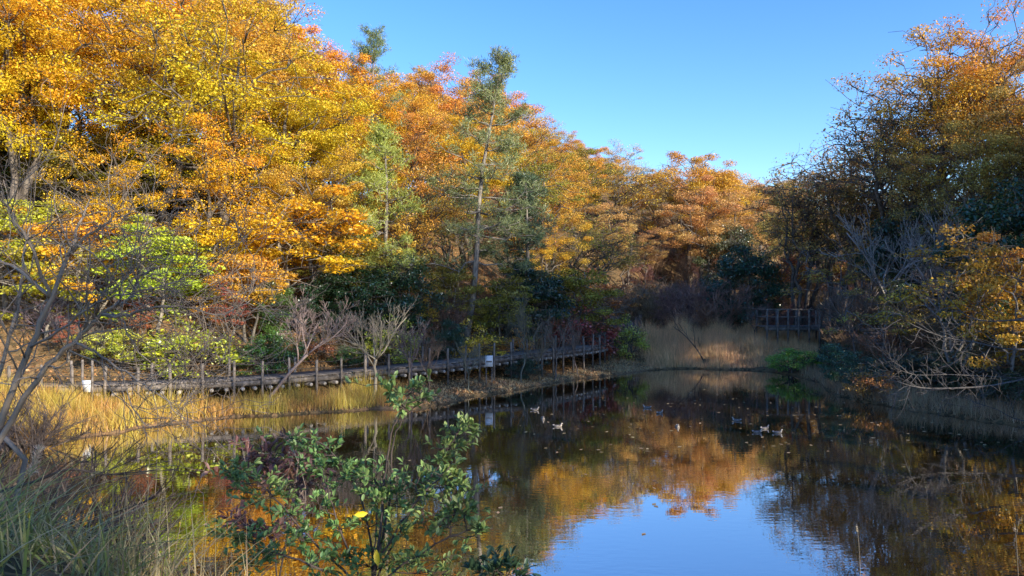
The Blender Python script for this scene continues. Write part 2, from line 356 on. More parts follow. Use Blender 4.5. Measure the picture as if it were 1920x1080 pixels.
def grow(T, T2, rng, p, d, L, r, lv, maxlv, nchild, up=.25, wander=.22, ang=(.5, 1.0), ratio=.62, rmin=.006, seg=6, first=0):
    n = max(4, seg - lv); pts = [np.array(p, float)]; dd = np.array(d, float); dd /= np.linalg.norm(dd)
    dirs = [dd.copy()]
    for i in range(n):
        dd = dd + rng.normal(size=3) * wander + np.array([0, 0, up * (.4 + .3 * lv)]) * .5; dd /= np.linalg.norm(dd)
        pts.append(pts[-1] + dd * L / n); dirs.append(dd.copy())
    rr = np.linspace(r, max(rmin, r * .5) if lv < maxlv else rmin, n + 1)
    (T if lv <= first else T2).add(pts, rr, 7 if lv == 0 else (5 if lv == 1 else 3), cap=lv < 2)
    if lv >= maxlv: return
    for k in range(nchild[lv]):
        t = .25 + .75 * (k + rng.random()) / nchild[lv]; i = min(n, int(t * n)); b = dirs[i]
        q = rng.normal(size=3); q -= (q @ b) * b; q /= np.linalg.norm(q); a = ang[0] + (ang[1] - ang[0]) * rng.random()
        cd = b * math.cos(a) + q * math.sin(a)
        grow(T, T2, rng, pts[i], cd, L * ratio * (.7 + .6 * rng.random()) * (1.1 - .35 * t), max(rmin, rr[i] * .62), lv + 1, maxlv, nchild, up, wander, ang, ratio, rmin, seg, first)
def brush(seed, h=3.2, stems=11, rmin=.007, spread=.5, maxlv=3, nchild=(7, 5, 4), leaves=0):
    rng = np.random.default_rng(seed); T = Tubes(); T2 = Tubes(); F = Leaves()
    for s_ in range(stems):
        a = rng.random() * 6.28; d = np.array([math.cos(a) * spread * rng.random(), math.sin(a) * spread * rng.random(), 1])
        grow(T, T2, rng, np.array([math.cos(a), math.sin(a), 0]) * .25 + np.array([0, 0, -.15]), d, h * (.6 + .4 * rng.random()), .028, 0, maxlv, nchild, .1, .13, (.3, .75), .5, rmin)
    r = dict(trunk=T.mesh("trunk", M_twig), crown=T2.mesh("twigs", M_twig), h=h, bare=True)
    if leaves:
        vv = np.concatenate(T2.v); idx = rng.choice(len(vv), leaves)
        n = leaves; F.cloud(rng, vv[idx], (.08, .08, .08), n, .11, .07, hfrac=.5, pad=.5, up=.5)
        r['leaves'] = F.mesh("leaves", M_leaf)
    return r
def small_bare(seed, h=3.5, lean=(.4, 0), r=.06, fork=.45):
    rng = np.random.default_rng(seed); T = Tubes(); T2 = Tubes(); hf = h * fork
    tp = curve_pts((0, 0, -.3), (lean[0] * hf, lean[1] * hf, hf), rng, 7, 0, .03); T.add(tp, np.linspace(r * 1.2, r * .8, 7), 7)
    for k in range(5):
        a = k * 1.26 + rng.random(); d = np.array([math.cos(a) * .8 + lean[0] * .5, math.sin(a) * .8 + lean[1] * .5, .75])
        grow(T, T2, rng, tp[-1 - (k % 2)], d, h * .55, r * .55, 1, 4, (0, 5, 4, 4), .20, .20, (.35, .8), .62, .006, first=1)
    return dict(trunk=T.mesh("trunk", M_twig), crown=T2.mesh("twigs", M_twig), h=h, bare=True)

OAK = [broadleaf(11, 12, 4.6, .28), broadleaf(12, 12, 4.2, .3, K=8), broadleaf(13, 12, 5.0, .26, npad=96), broadleaf(14, 12, 3.7, .3, npad=72), broadleaf(15, 12, 4.5, .34, npad=84, lpp=250)]
THIN = [broadleaf(21, 12, 4.6, .38, npad=95, lpp=34, L=.15, Wd=.09, padr=.9, twigs=4, stems=2), broadleaf(22, 12, 4.2, .35, npad=90, lpp=28, L=.15, Wd=.09, padr=.9, twigs=4, stems=3), broadleaf(23, 12, 4.8, .4, npad=105, lpp=48, L=.15, Wd=.09, padr=.9, twigs=4)]
LOW = [broadleaf(31, 6, 3.0, .2, npad=60, lpp=230, L=.14, Wd=.085, padr=.75, trunk_r=.1, K=6, flat=.35, bark=M_bark_grey, stems=2), broadleaf(32, 6, 2.6, .15, npad=55, lpp=210, L=.14, Wd=.085, padr=.7, trunk_r=.09, K=6, flat=.35, bark=M_bark_grey), broadleaf(33, 6, 2.8, .25, npad=40, lpp=120, L=.13, Wd=.08, padr=.7, trunk_r=.08, K=6, flat=.3, stems=3, bark=M_bark_grey, twigs=5)]
EVER = [broadleaf(41, 5, 2.6, .06, npad=85, lpp=260, L=.13, Wd=.07, padr=.62, trunk_r=.1, K=6, flat=.55, mat=M_ever), broadleaf(42, 5, 2.2, .1, npad=70, lpp=240, L=.14, Wd=.07, padr=.62, trunk_r=.09, K=6, flat=.5, mat=M_ever, stems=2)]
BUSH = [broadleaf(51, 2, 1.7, .02, npad=60, lpp=230, L=.09, Wd=.045, padr=.4, trunk_r=.05, K=6, flat=.5, mat=M_ever, stems=3), broadleaf(52, 2, 1.3, .02, npad=40, lpp=120, L=.1, Wd=.05, padr=.38, trunk_r=.04, K=6, flat=.5, mat=M_ever, stems=3)]
BRUSH = [brush(61), brush(62, 3.6, 8, spread=.7), brush(63, 2.8, 14, spread=.9, leaves=260)]
BARE = [small_bare(71, 3.6, (.9, .1), .055, .5), small_bare(72, 3.6, (.05, .1), .06, .4), small_bare(73, 4.4, (-.35, 0), .06, .35)]
PINE = [conifer(81, 14, 2.9, .28, 17, (1.6, 0)), conifer(82, 10, 2.1, .2, 15, (.2, 0)), conifer(83, 14, 2.4, .35, 16, (.1, .1))]

def spawn(name, proto, x, y, top=None, h=None, rz=0., wf=1.0, color=(.5, .3, .05), bark=(1, 1, 1), label=None, cat='tree', group=None, sink=0., hc=(1.5, 19)):
    z = gz(x, y) - sink
    if h is None: h = CAMH - (top - HOR) / FPX * y - z
    h = min(max(h, hc[0]), hc[1]); s = h / proto['h']
    o = empty(name, (x, y, z), rz, (s * wf, s * wf, s)); tag(o, label, cat, group)
    if proto.get('bare'):
        link("trunk", proto['trunk'], o, bark); link("twigs", proto['crown'], o, bark)
        if 'leaves' in proto: link("leaves", proto['leaves'], o, color)
    else:
        link("trunk", proto['trunk'], o, bark); link("crown", proto['crown'], o, color)
    return o
def PX(px, Y): return (px - 960) / FPX * Y
ORD = ["first", "second", "third", "fourth", "fifth", "sixth", "seventh", "eighth", "ninth", "tenth", "eleventh", "twelfth", "thirteenth", "fourteenth", "fifteenth", "sixteenth", "seventeenth", "eighteenth", "nineteenth", "twentieth"]
def ordn(i): return ORD[i] if i < 20 else ("thirtieth" if i == 29 else ("twenty-" if i < 29 else "thirty-") + ORD[(i - 20) % 10])

# ---- colours (albedo)
GOLD = (.80, .465, .03); AMBER = (.74, .425, .055); ORANGE = (.72, .37, .07); YELLOW = (.80, .53, .03); LIME = (.52, .52, .05); OLIVE = (.34, .30, .05)
TAN = (.70, .42, .14); RUST = (.42, .17, .06); RED = (.46, .13, .07); DGREEN = (.035, .085, .03); GREEN = (.10, .19, .035)
CNAME = {GOLD: "golden yellow", AMBER: "amber", ORANGE: "orange", YELLOW: "bright yellow", LIME: "yellow green", OLIVE: "olive", TAN: "pale tan orange", RUST: "rusty brown", RED: "red", DGREEN: "dark green", GREEN: "mid green"}
def jit(c, rng, a=.12): return tuple(float(np.clip(q * (1 + rng.normal() * a), 0, .95)) for q in c)

# ------------------------------------------------------------------ left hill
SKX = [-200, 480, 560, 640, 700, 760, 830, 900, 960, 1000, 1040, 1100, 1150, 1200, 1250, 1300, 1350, 1400, 1440, 1480, 1560, 1700]
SKY_ = [-90, -25, 40, 85, 130, 125, 120, 150, 195, 228, 250, 266, 270, 285, 275, 283, 305, 330, 345, 352, 356, 360]
def S(px): return float(np.interp(px, SKX, SKY_))
LB = catmull(LEFT[2:], 8, False)
seg = np.linalg.norm(np.diff(LB, axis=0), axis=1); cum = np.concatenate([[0], np.cumsum(seg)])
def along(s, off):
    x = np.interp(s, cum, LB[:, 0]); y = np.interp(s, cum, LB[:, 1]); x2 = np.interp(s + .5, cum, LB[:, 0]); y2 = np.interp(s + .5, cum, LB[:, 1])
    t = np.array([x2 - x, y2 - y]); t /= np.linalg.norm(t); return np.array([x, y]) + off * np.array([-t[1], t[0]])
rng = np.random.default_rng(100)
rows = [("lowest row of the left slope", 3.5, 5.2, 200), ("second row up the left slope", 8.5, 5.8, 75), ("third row up the left slope", 14, 5.8, 25), ("fourth row up the left slope", 20.5, 6.0, 4), ("top row of the left slope", 28, 6.5, -4)]
for ri, (rname, off, step, dtop) in enumerate(rows):
    cand = []
    s = rng.random() * 3
    while s < cum[-1] - 1:
        x, y = along(s, off + rng.normal() * .9); px = 960 + FPX * x / y
        stp = step * (1 + .006 * max(0, y - 40)); s += stp * (.85 + .3 * rng.random())
        if px < -160 or px > 1500 or (ri < 3 and 72 < px < 130): continue
        cand.append((px, x, y))
    cand.sort()
    for i, (px, x, y) in enumerate(cand):
        dt = dtop * min(1, (45 / y)) + rng.normal() * 10
        if px < 480: dt = dtop + rng.normal() * 40 - (60 if ri == 1 else 0)
        top = S(px) + dt
        if ri == 0: top = np.interp(px, [0, 400, 700, 900, 1100, 1300, 1480], [300, 260, 300, 330, 380, 400, 410]) + rng.normal() * 30
        u = rng.random()
        if px < 130: c = [LIME, YELLOW, GOLD][int(u * 3)] if ri < 2 else GOLD
        elif px < 480: c = (YELLOW if u < .5 else GOLD) if ri < 2 else (GOLD if u < .6 else AMBER)
        elif px < 900: c = (GOLD if u < .35 else AMBER if u < .75 else ORANGE)
        elif px < 1120: c = (AMBER if u < .5 else OLIVE if u < .75 and ri < 3 else ORANGE)
        else: c = (TAN if u < .55 else ORANGE if u < .8 else AMBER)
        pr = OAK[int(rng.integers(5))] if (px < 1150 or u < .4) else (OAK[4] if u < .7 else THIN[2])
        if ri == 0 and u > .6 and px > 750: pr = THIN[int(rng.integers(3))]; c = OLIVE if u < .8 else RUST
        spawn("broadleaf_tree", pr, x, y, top=top, rz=rng.random() * 6.28, wf=(.88 if px < 900 else 1.02) + .2 * rng.random(), color=jit(c, rng, .07),
              label=f"{CNAME[c]} tree in the {rname}, {ordn(i)} from the left", group="autumn trees on the left slope")

# far end closing the valley
rng = np.random.default_rng(140)
fe = sorted([(1300 + 24 * i + rng.normal() * 5, Y_) for i, Y_ in enumerate([92, 97, 94, 104, 99, 112, 106, 122, 128, 120, 132, 118, 126, 114, 108])] + [(1320, 84), (1368, 86), (1415, 90), (1450, 97), (1500, 94)])
for i, (px, Y) in enumerate(fe):
    spawn("broadleaf_tree", OAK[i % 5], PX(px, Y), Y, top=S(px) + rng.normal() * 4 + (38 if Y < 91 else 0), rz=rng.random() * 6, wf=1.1, color=jit(TAN if i % 3 else AMBER, rng, .05), hc=(7, 19),
          label=f"amber tree closing the far end of the valley, {ordn(i)} from the left", group="trees at the head of the valley")

# two open crowned trees on the bank behind the photographer dapple the foreground
for i, (x, y, h_, lab) in enumerate([(7.0, -4.5, 11, "open crowned tree standing behind the viewpoint on the near bank, closer one"), (11.5, -9, 13, "open crowned tree standing behind the viewpoint on the near bank, farther one")]):
    spawn("broadleaf_tree", THIN[i], x, y, h=h_, rz=i * 2.0, color=OLIVE, label=lab, group="trees behind the viewpoint")
# understory and specimens on the left bank: px, Y, top row, proto, colour, width, label
und = [
 (365, 42, 235, LOW[0], OLIVE, 1.4, "dim olive tree among the bare trunks above the lime green tree"),
 (430, 51, 215, LOW[1], AMBER, 1.5, "low amber tree deep behind the orange maple"),
 (500, 50, 225, LOW[0], OLIVE, 1.5, "dim olive tree deep behind the golden domed tree's left side"),
 (560, 51, 220, LOW[1], GOLD, 1.4, "low golden tree deep behind the golden domed tree"),
 (640, 51, 235, LOW[0], AMBER, 1.4, "low amber tree deep behind the yellow green pine"),
 (270, 50, 220, LOW[1], OLIVE, 1.5, "low dim olive tree deep behind the lime green tree"),
 (180, 50, 225, LOW[0], GREEN, 1.5, "low dim green tree deep behind the bright yellow tree"),
 (-15, 42, 235, LOW[0], OLIVE, 1.2, "dim olive tree deep in the left forest at the picture edge"),
 (55, 43, 215, LOW[1], GREEN, 1.2, "dim green tree in the dark hollow of the left forest"),
 (115, 41, 250, LOW[0], OLIVE, 1.2, "dim olive tree right of the dark hollow in the left forest"),
 (235, 43, 235, LOW[1], LIME, 1.3, "yellow green tree deep under the tall golden crowns"),
 (310, 44, 250, LOW[0], OLIVE, 1.2, "dim olive tree behind the lime green tree's top"),
 (20, 33, 340, LOW[0], LIME, 1.2, "yellow green tree by the left picture edge behind the bare foreground tree"),
 (85, 31.5, 420, LOW[1], LIME, 1.2, "low yellow green tree behind the crown of the bare foreground tree"),
 (175, 33, 370, LOW[0], YELLOW, 1.1, "bright yellow spreading tree left of the lime green tree"),
 (300, 32, 395, LOW[1], LIME, 1.15, "lime green tree with pale trunk above the left boardwalk"),
 (395, 35, 380, LOW[0], YELLOW, 1.0, "yellow tree between the lime green tree and the low orange tree"),
 (465, 33.5, 450, LOW[0], AMBER, 1.0, "low glowing orange maple above the boardwalk posts"),
 (430, 32.5, 525, LOW[2], RED, .9, "small red brown maple under the low orange maple"),
 (255, 31.5, 545, LOW[2], RED, .9, "small red maple behind the lime green tree's trunk"),
 (128, 30.5, 590, LOW[2], RED, .9, "smallest bright red maple seen through the bare branches"),
 (570, 36, 350, LOW[0], GOLD, 1.2, "golden domed tree above the leaning pale bare tree"),
 (655, 37, 420, LOW[1], OLIVE, 1.1, "olive green tree left of the yellow green pine"),
 (520, 34, 520, EVER[1], GREEN, .8, "green leafy tree between the orange maple and dark evergreens"),
 (605, 35, 500, EVER[0], DGREEN, 1.0, "dark evergreen tree behind the leaning pale bare tree"),
 (675, 36, 485, EVER[1], DGREEN, 1.1, "dark evergreen tree behind the forked pale bare tree"),
 (750, 37, 470, EVER[0], DGREEN, .95, "tall dark evergreen left of the leaning pine's trunk"),
 (1000, 44, 490, EVER[1], DGREEN, 1.1, "dark evergreen right of the leaning pine's trunk"),
 (940, 41, 500, LOW[1], OLIVE, 1.0, "olive tree just right of the leaning pine's foot"),
 (835, 40, 480, LOW[0], OLIVE, 1.0, "olive yellow tree just left of the leaning pine's foot"),
 (790, 38, 540, LOW[2], AMBER, .9, "small amber tree low between two dark evergreens"),
 (1075, 47, 480, LOW[0], OLIVE, 1.1, "olive brown tree above the far half of the boardwalk"),
 (1130, 50, 500, LOW[2], RUST, 1.1, "rusty brown tree above the far end of the boardwalk"),
 (515, 32, 610, BUSH[0], GREEN, .8, "green bush beside the boardwalk under the leaning bare tree"),
 (648, 34, 645, BUSH[0], GREEN, .8, "green bush behind the boardwalk right of the leaning bare tree"),
 (845, 36.8, 596, EVER[1], DGREEN, .9, "dark green bushy shrub behind the boardwalk left of the white box"),
 (735, 35, 590, BUSH[1], LIME, .9, "small yellow green sapling behind the forked bare tree"),
 (890, 37.5, 600, BUSH[1], YELLOW, .9, "pale yellow sapling behind the boardwalk near the white box"),
 (965, 40.5, 615, BUSH[1], AMBER, .9, "glowing orange sapling behind the middle of the boardwalk"),
 (1100, 45.5, 575, BUSH[1], RED, 1.2, "dull red leafed shrub behind the far boardwalk posts"),
 (590, 33.3, 615, BUSH[1], RUST, .9, "russet leaved sapling beneath the dark evergreens"),
 (1180, 47, 590, BUSH[1], LIME, .7, "thin yellowish shrub at the reeds' left edge"),
 (355, 30.5, 590, BUSH[1], LIME, 1.3, "sunlit yellow green shrub behind the left boardwalk posts"),
 (230, 30.5, 610, BUSH[0], LIME, 1.0, "bright green shrub behind the boardwalk's left end"),
 (985, 36.9, 668, BUSH[0], DGREEN, .9, "dark green bush under the middle of the boardwalk"),
]
rng = np.random.default_rng(200)
for i, (px, Y, top) in enumerate([(-90, 37, -90), (-10, 41, -110), (60, 38, -70), (120, 44, -90), (250, 46, -90), (-40, 53, 60), (70, 52, 110), (150, 54, 90), (230, 53, 60), (20, 47, 200), (130, 46, 220)]):
    spawn("broadleaf_tree", OAK[(i + 2) % 5], PX(px, Y), Y, top=top, rz=i * 1.1, wf=1.05, color=jit(GOLD, rng), label=f"tall golden tree in the upper left corner, {ordn(i)} from the left", group="tall golden trees in the upper left corner")
for px, Y, top, pr, c, wf, lab in und:
    sh = pr in BUSH
    spawn("leafy_shrub" if sh else "understory_tree", pr, PX(px, Y), Y, top=top, rz=rng.random() * 6, wf=wf, color=jit(c, rng, .05), bark=(1, .95, .85), label=lab, cat='shrub' if sh else 'tree', hc=(.6, 12))
# pines
def pine(px, Y, base, top, pr, rz, wf, colr, lab):
    o = spawn("pine_tree", PINE[pr], PX(px, Y), Y, top=top, rz=rz, wf=wf, color=colr, bark=(1, .95, .9), label=lab, hc=(4, 20)); return o
pine(872, 40.5, 598, 108, 0, 0, 1.0, (.24, .27, .10), "tall leaning pine with bare grey lower trunk above the boardwalk")
pine(700, 52, 0, 58, 2, 1, .9, (.20, .26, .09), "dark green pine top rising above the orange canopy on the skyline")
pine(722, 38, 0, 245, 1, 2, 1.0, (.38, .42, .08), "yellow green pine standing among golden trees left of the leaning pine")
pine(985, 45, 0, 330, 1, 1, 1.1, (.10, .15, .07), "dark drooping pine just right of the tall leaning pine")

# bare trees and brush along the boardwalk
PALE = (.42, .35, .28); GREYT = (.24, .19, .155); DARKT = (.15, .12, .10); PURP = (.42, .30, .19)
random_rng = np.random.default_rng(5)
def baret(px, Y, top, k, c, lab, rz=0., wf=1.0, h=None): spawn("bare_tree", BARE[k], PX(px, Y), Y, top=top, h=h, rz=rz, wf=wf, bark=jit(c, random_rng, .1), label=lab, group="bare trees along the boardwalk")
baret(483, 28.3, 578, 0, (.44, .34, .25), "pale bare tree leaning right over the boardwalk railing", wf=1.15)
baret(700, 29.6, 568, 1, (.34, .27, .21), "pale forked bare tree standing in front of the boardwalk", wf=1.1)
for i, (px, Y, top, k) in enumerate([(770, 31.2, 600, 1), (805, 32, 615, 2), (880, 32.5, 640, 1), (975, 36, 560, 2), (1040, 37.5, 585, 1), (1085, 39.5, 600, 2), (1012, 37, 620, 1)]):
    baret(px, Y, top, k, GREYT, ["thin grey bare tree left of the dark shrub by the boardwalk", "grey bare sapling just right of the forked pale tree's neighbour, below the dark shrub", "short bare sapling on the bank just left of the white box",
        "tall thin bare tree before the middle of the boardwalk", "bare tree before the boardwalk's dark far half", "bare sapling by the far boardwalk posts, before the red shrub", "shortest grey bare tree before the middle of the boardwalk"][i], rz=i * 1.3, wf=.7)
rng = np.random.default_rng(300)
bl = []
for i in range(34):
    s = 10 + (cum[-1] - 14) * (i + rng.random() * .8) / 34; x, y = along(s, rng.uniform(-.5, 5)); bl.append((960 + FPX * x / y, x, y))
bl.sort()
for i, (px, x, y) in enumerate(bl):
    spawn("bare_shrub", BRUSH[int(rng.integers(3))], x, y, h=rng.uniform(2.2, 4.2) if px > 780 else rng.uniform(1.4, 2.4), rz=rng.random() * 6, wf=1.1, color=RUST, bark=jit(PURP if px > 1000 else GREYT, rng),
          label=f"leafless twiggy shrub at the foot of the left slope, {ordn(i)} from the left", cat='shrub', group="twiggy shrubs at the foot of the left slope")

# ------------------------------------------------------------------ right hill
OLB = (.50, .35, .09)
rt = [
 (1499, 57, 283, THIN[1], OLB, .75, "slim sparse tree at the notch with crown leaning into the sky"),
 (1560, 58, 252, THIN[2], (.55, .32, .11), .9, "sparse russet tree next right of the slim notch tree"),
 (1612, 54, 222, THIN[0], (.55, .32, .11), .9, "sparse brown tree below the step in the right skyline"),
 (1668, 47, 132, THIN[2], (.66, .40, .12), .85, "half bare orange brown tree left of the tall golden crown"),
 (1730, 45, 110, THIN[0], (.66, .40, .10), .9, "half bare tree touching the tall golden crown's left side"),
 (1775, 41, 22, OAK[4], (.82, .44, .06), .85, "tallest golden crowned tree on the right skyline"),
 (1862, 40, 14, OAK[4], (.82, .42, .07), .9, "golden orange crowned tree in the upper right corner"),
 (1935, 36, 120, OAK[3], OLB, .9, "dark olive tree at the right picture edge below the golden crown"),
 (1830, 37, 205, OAK[4], OLB, .9, "olive green tree below the two golden crowns"),
 (1740, 41, 225, OAK[4], OLB, .85, "olive brown tree under the half bare trees"),
 (1530, 60, 320, OAK[4], OLB, 1.0, "dull olive tree low behind the slim notch tree"),
 (1585, 57, 300, THIN[0], (.55, .32, .11), 1.0, "russet tree low behind the sparse brown trees"),
 (1650, 52, 265, OAK[4], (.42, .25, .06), 1.0, "brown orange tree behind the sparse half bare trees"),
 (1480, 72, 350, OAK[4], OLB, .9, "olive tree just below the sky notch"),
 (1890, 43, 60, OAK[2], AMBER, 1.0, "amber tree behind the corner's golden orange tree"),
 (1700, 50, 150, THIN[1], (.50, .28, .08), 1.0, "thin leafed tree behind the half bare orange brown tree"),
 (1795, 30, 418, LOW[2], (.60, .36, .06), .95, "dull yellow maple hanging over the right bank"),
 (1900, 27.5, 425, LOW[1], (.60, .33, .05), .8, "yellow brown maple at the right picture edge"),
 (1405, 60, 455, EVER[0], (.045, .11, .045), .95, "dark evergreen tree standing alone left of the wooden platform"),
 (1702, 42, 380, EVER[1], (.05, .09, .04), 1.0, "dull green evergreen in the middle of the right slope"),
 (1915, 31, 320, EVER[0], DGREEN, .8, "dark evergreen at the right picture edge above the yellow brown maple"),
 (1375, 82, 415, EVER[0], (.12, .14, .05), .8, "olive evergreen behind the lone dark evergreen"),
 (1530, 66, 440, LOW[0], RUST, 1.0, "rusty tree behind the wooden platform"),
 (1600, 50, 430, LOW[2], OLB, 1.1, "dim olive tree above the platform's right end"),
 (1460, 66, 480, LOW[1], (.40, .22, .05), 1.0, "brown yellow tree between lone evergreen and platform"),
 (1668, 37, 520, LOW[2], OLB, 1.1, "thin olive tree above the wooden steps"),
]
rng = np.random.default_rng(400)
for px, Y, top, pr, c, wf, lab in rt:
    spawn("broadleaf_tree" if pr not in EVER else "evergreen_tree", pr, PX(px, Y), Y, top=top, rz=rng.random() * 6, wf=wf, color=jit(c, rng, .04), label=lab, hc=(2, 20))
for px, Y, top, pr, c, wf, lab in [
 (1482, 41.4, 648, BUSH[0], (.26, .46, .05), 1.2, "bright green rounded bush at the water's edge"),
 (1568, 34.0, 640, EVER[1], (.055, .15, .08), .95, "dark bluish green shrub at the water right of the bright bush"),
 (1608, 31.6, 655, EVER[0], (.05, .13, .07), .85, "dark shrub overhanging the water, next right of the bluish shrub"),
 (1570, 40, 640, BUSH[1], DGREEN, 1.1, "loose dark shrub behind the bright green bush"),
 (1690, 33.5, 655, BUSH[1], (.06, .10, .04), 1.6, "loose dim green shrub below the wooden steps"),
 (1760, 31, 655, BUSH[0], (.06, .09, .04), 1.3, "grey green shrub at the middle of the right bank"),
 (1835, 29, 650, BUSH[1], (.07, .11, .04), 1.6, "thin green shrub under the yellow maple"),
 (1900, 26.8, 690, BUSH[0], (.05, .10, .035), 1.2, "dark green shrub low at the right picture edge"),
 (1860, 32, 600, EVER[1], (.045, .08, .035), .9, "dim evergreen shrub behind the yellow maple's foot"),
 (1325, 45.8, 668, BUSH[1], (.06, .09, .04), .8, "small scrubby bush at the waterline before the reeds")]:
    spawn("evergreen_shrub", pr, PX(px, Y), Y, top=top, rz=rng.random() * 6, wf=wf, color=jit(c, rng, .04), label=lab, cat='shrub', hc=(.5, 8))
spawn("russet_bush", BUSH[1], PX(1630, 30.2), 30.2, h=.9, color=(.45, .22, .04), label="small orange brown bush at the waterline under the dark shrubs", cat='shrub')
RB = catmull(np.array(RIGHT[1:9], float), 8, False)
s2 = np.concatenate([[0], np.cumsum(np.linalg.norm(np.diff(RB, axis=0), axis=1))])
br = []
for row, (off, n, hh) in enumerate([(1.0, 16, (1.8, 3.2)), (5, 17, (3, 5)), (10, 18, (3.5, 6)), (16, 18, (4, 7))]):
    L_ = []
    for i in range(n):
        s = s2[-1] * (i + .2 + .6 * rng.random()) / n; x = np.interp(s, s2, RB[:, 0]); y = np.interp(s, s2, RB[:, 1]); x2 = np.interp(s + .5, s2, RB[:, 0]); y2 = np.interp(s + .5, s2, RB[:, 1])
        t = np.array([x2 - x, y2 - y]); t /= np.linalg.norm(t); q = np.array([x, y]) + (off + rng.normal()) * np.array([-t[1], t[0]])
        px = 960 + FPX * q[0] / q[1]
        if 1300 < px < 2000 and not (1418 < px < 1572 and q[1] < 55): L_.append((px, q[0], q[1]))
    L_.sort()
    for i, (px, x, y) in enumerate(L_):
        spawn("bare_shrub", BRUSH[int(rng.integers(3))], x, y, h=rng.uniform(*hh), rz=rng.random() * 6, wf=1.2, color=(.42, .22, .06), bark=jit(PURP, rng),
              label=f"grey leafless brush on the right slope, {['lowest','second','third','uppermost'][row]} tier, {ordn(i)} from the left", cat='shrub', group="leafless brush on the right slope")
# brush at the valley head behind the reeds
L_ = sorted([(px, 57 + 14 * rng.random()) for px in np.linspace(1215, 1500, 16)])
for i, (px, Y) in enumerate(L_):
    spawn("bare_shrub", BRUSH[i % 3], PX(px, Y), Y, h=rng.uniform(2.6, 4.5), rz=rng.random() * 6, wf=1.3, color=RUST, bark=jit(PURP, rng), label=f"purple grey bare brush behind the reeds, {ordn(i)} from the left", cat='shrub', group="bare brush behind the reeds")
for i, (px, Y, top, k, c, lab) in enumerate([(1790, 34, 400, 2, (.45, .4, .36), "pale bare tree standing above the dull yellow maple"), (1668, 40, 395, 1, (.42, .38, .34), "pale forked bare tree on the middle of the right slope"),
    (1860, 38, 290, 2, (.40, .35, .3), "tall pale bare tree high on the right slope"), (1600, 39, 520, 1, GREYT, "grey bare tree right of the wooden platform"), (1412, 52, 560, 2, GREYT, "grey bare tree just left of the platform rail")]):
    spawn("bare_tree", BARE[k], PX(px, Y), Y, top=top, rz=i * 2., wf=.9, bark=c, label=lab, hc=(2, 9))
# trees on the hill beyond the right picture edge: they throw the shade on the far bank
rng = np.random.default_rng(450)
for i in range(36):
    u_ = i // 3; y = -1 + 60 * u_ / 11 + rng.normal() * .8; x = (27.5, 33.5, 40)[i % 3] + rng.normal() + max(0, y - 36) * .45 + (2 if y < 8 else 0)
    if 960 + FPX * x / max(y, 1) < 2080: x += 7
    if y > 16 and i % 3: x += 2
    spawn("broadleaf_tree", THIN[i % 3] if i < 6 else OAK[i % 5], x, y, h=(14.5 if y < 14 else 7.5 if (i % 3 and y > 16) else 11.5 if y < 27 else 6.5) + 1.5 * rng.random(), rz=rng.random() * 6, wf=1.15, color=jit(OLIVE, rng),
          label=f"olive tree on the right hill beyond the frame, {ordn(i)} from the near end", group="trees on the right hill beyond the frame")

# ------------------------------------------------------------------ boardwalk
bwp = [(-24.5, 27.3, 1.0), (-18.5, 26.6, 1.02)] + [(PX(px, d_), d_, z) for px, d_, z in [(200, 26.7, 1.05), (385, 27.5, 1.1), (550, 29, 1.12), (700, 31.4, 1.15), (840, 33.8, 1.25), (910, 35.8, 1.3), (1000, 38, 1.4), (1060, 40.5, 1.42), (1120, 43.5, 1.46), (1150, 47.5, 1.53), (1168, 52, 1.72), (1200, 61, 2.3)]]
BW = catmull(bwp, 12, False); bs = np.concatenate([[0], np.cumsum(np.linalg.norm(np.diff(BW[:, :2], axis=0), axis=1))])
def bwat(s):
    p = np.array([np.interp(s, bs, BW[:, k]) for k in range(3)]); q = np.array([np.interp(s + .2, bs, BW[:, k]) for k in range(3)]) - np.array([np.interp(s - .2, bs, BW[:, k]) for k in range(3)])
    q /= np.linalg.norm(q); n = np.array([-q[1], q[0], 0]); n /= np.linalg.norm(n); return p, q, n
root = empty("boardwalk", (float(BW[0, 0]), float(BW[0, 1]), 0)); ro = np.array(root.location)
tag(root, "weathered grey timber boardwalk with post and rope railing along the left bank", "boardwalk")
Dk = Tubes(); s = .1; rb = random.Random(5)
while s < bs[-1] - .1:
    p, t, n = bwat(s); Dk.box(p - ro + n * .8 + np.array([0, 0, -.03 + rb.uniform(-.004, .004)]), t * .068, n * (.8 + rb.uniform(-.02, .03)), (0, 0, .025)); s += .15
link("deck", Dk.mesh("deck", M_wood, False), root)
for o_ in (-.03, 1.6):
    Bm = Tubes(); s = 0.
    while s < bs[-1] - 1:
        p, t, n = bwat(s + .5); u_ = np.cross(t, n); Bm.box(p - ro + n * o_ + np.array([0, 0, -.15]), t * .52, n * .028, u_ * .085); s += 1.03
    link("edge_beam", Bm.mesh("edge_beam", M_wood, False), root)
posts = []
s = .6; k = 0
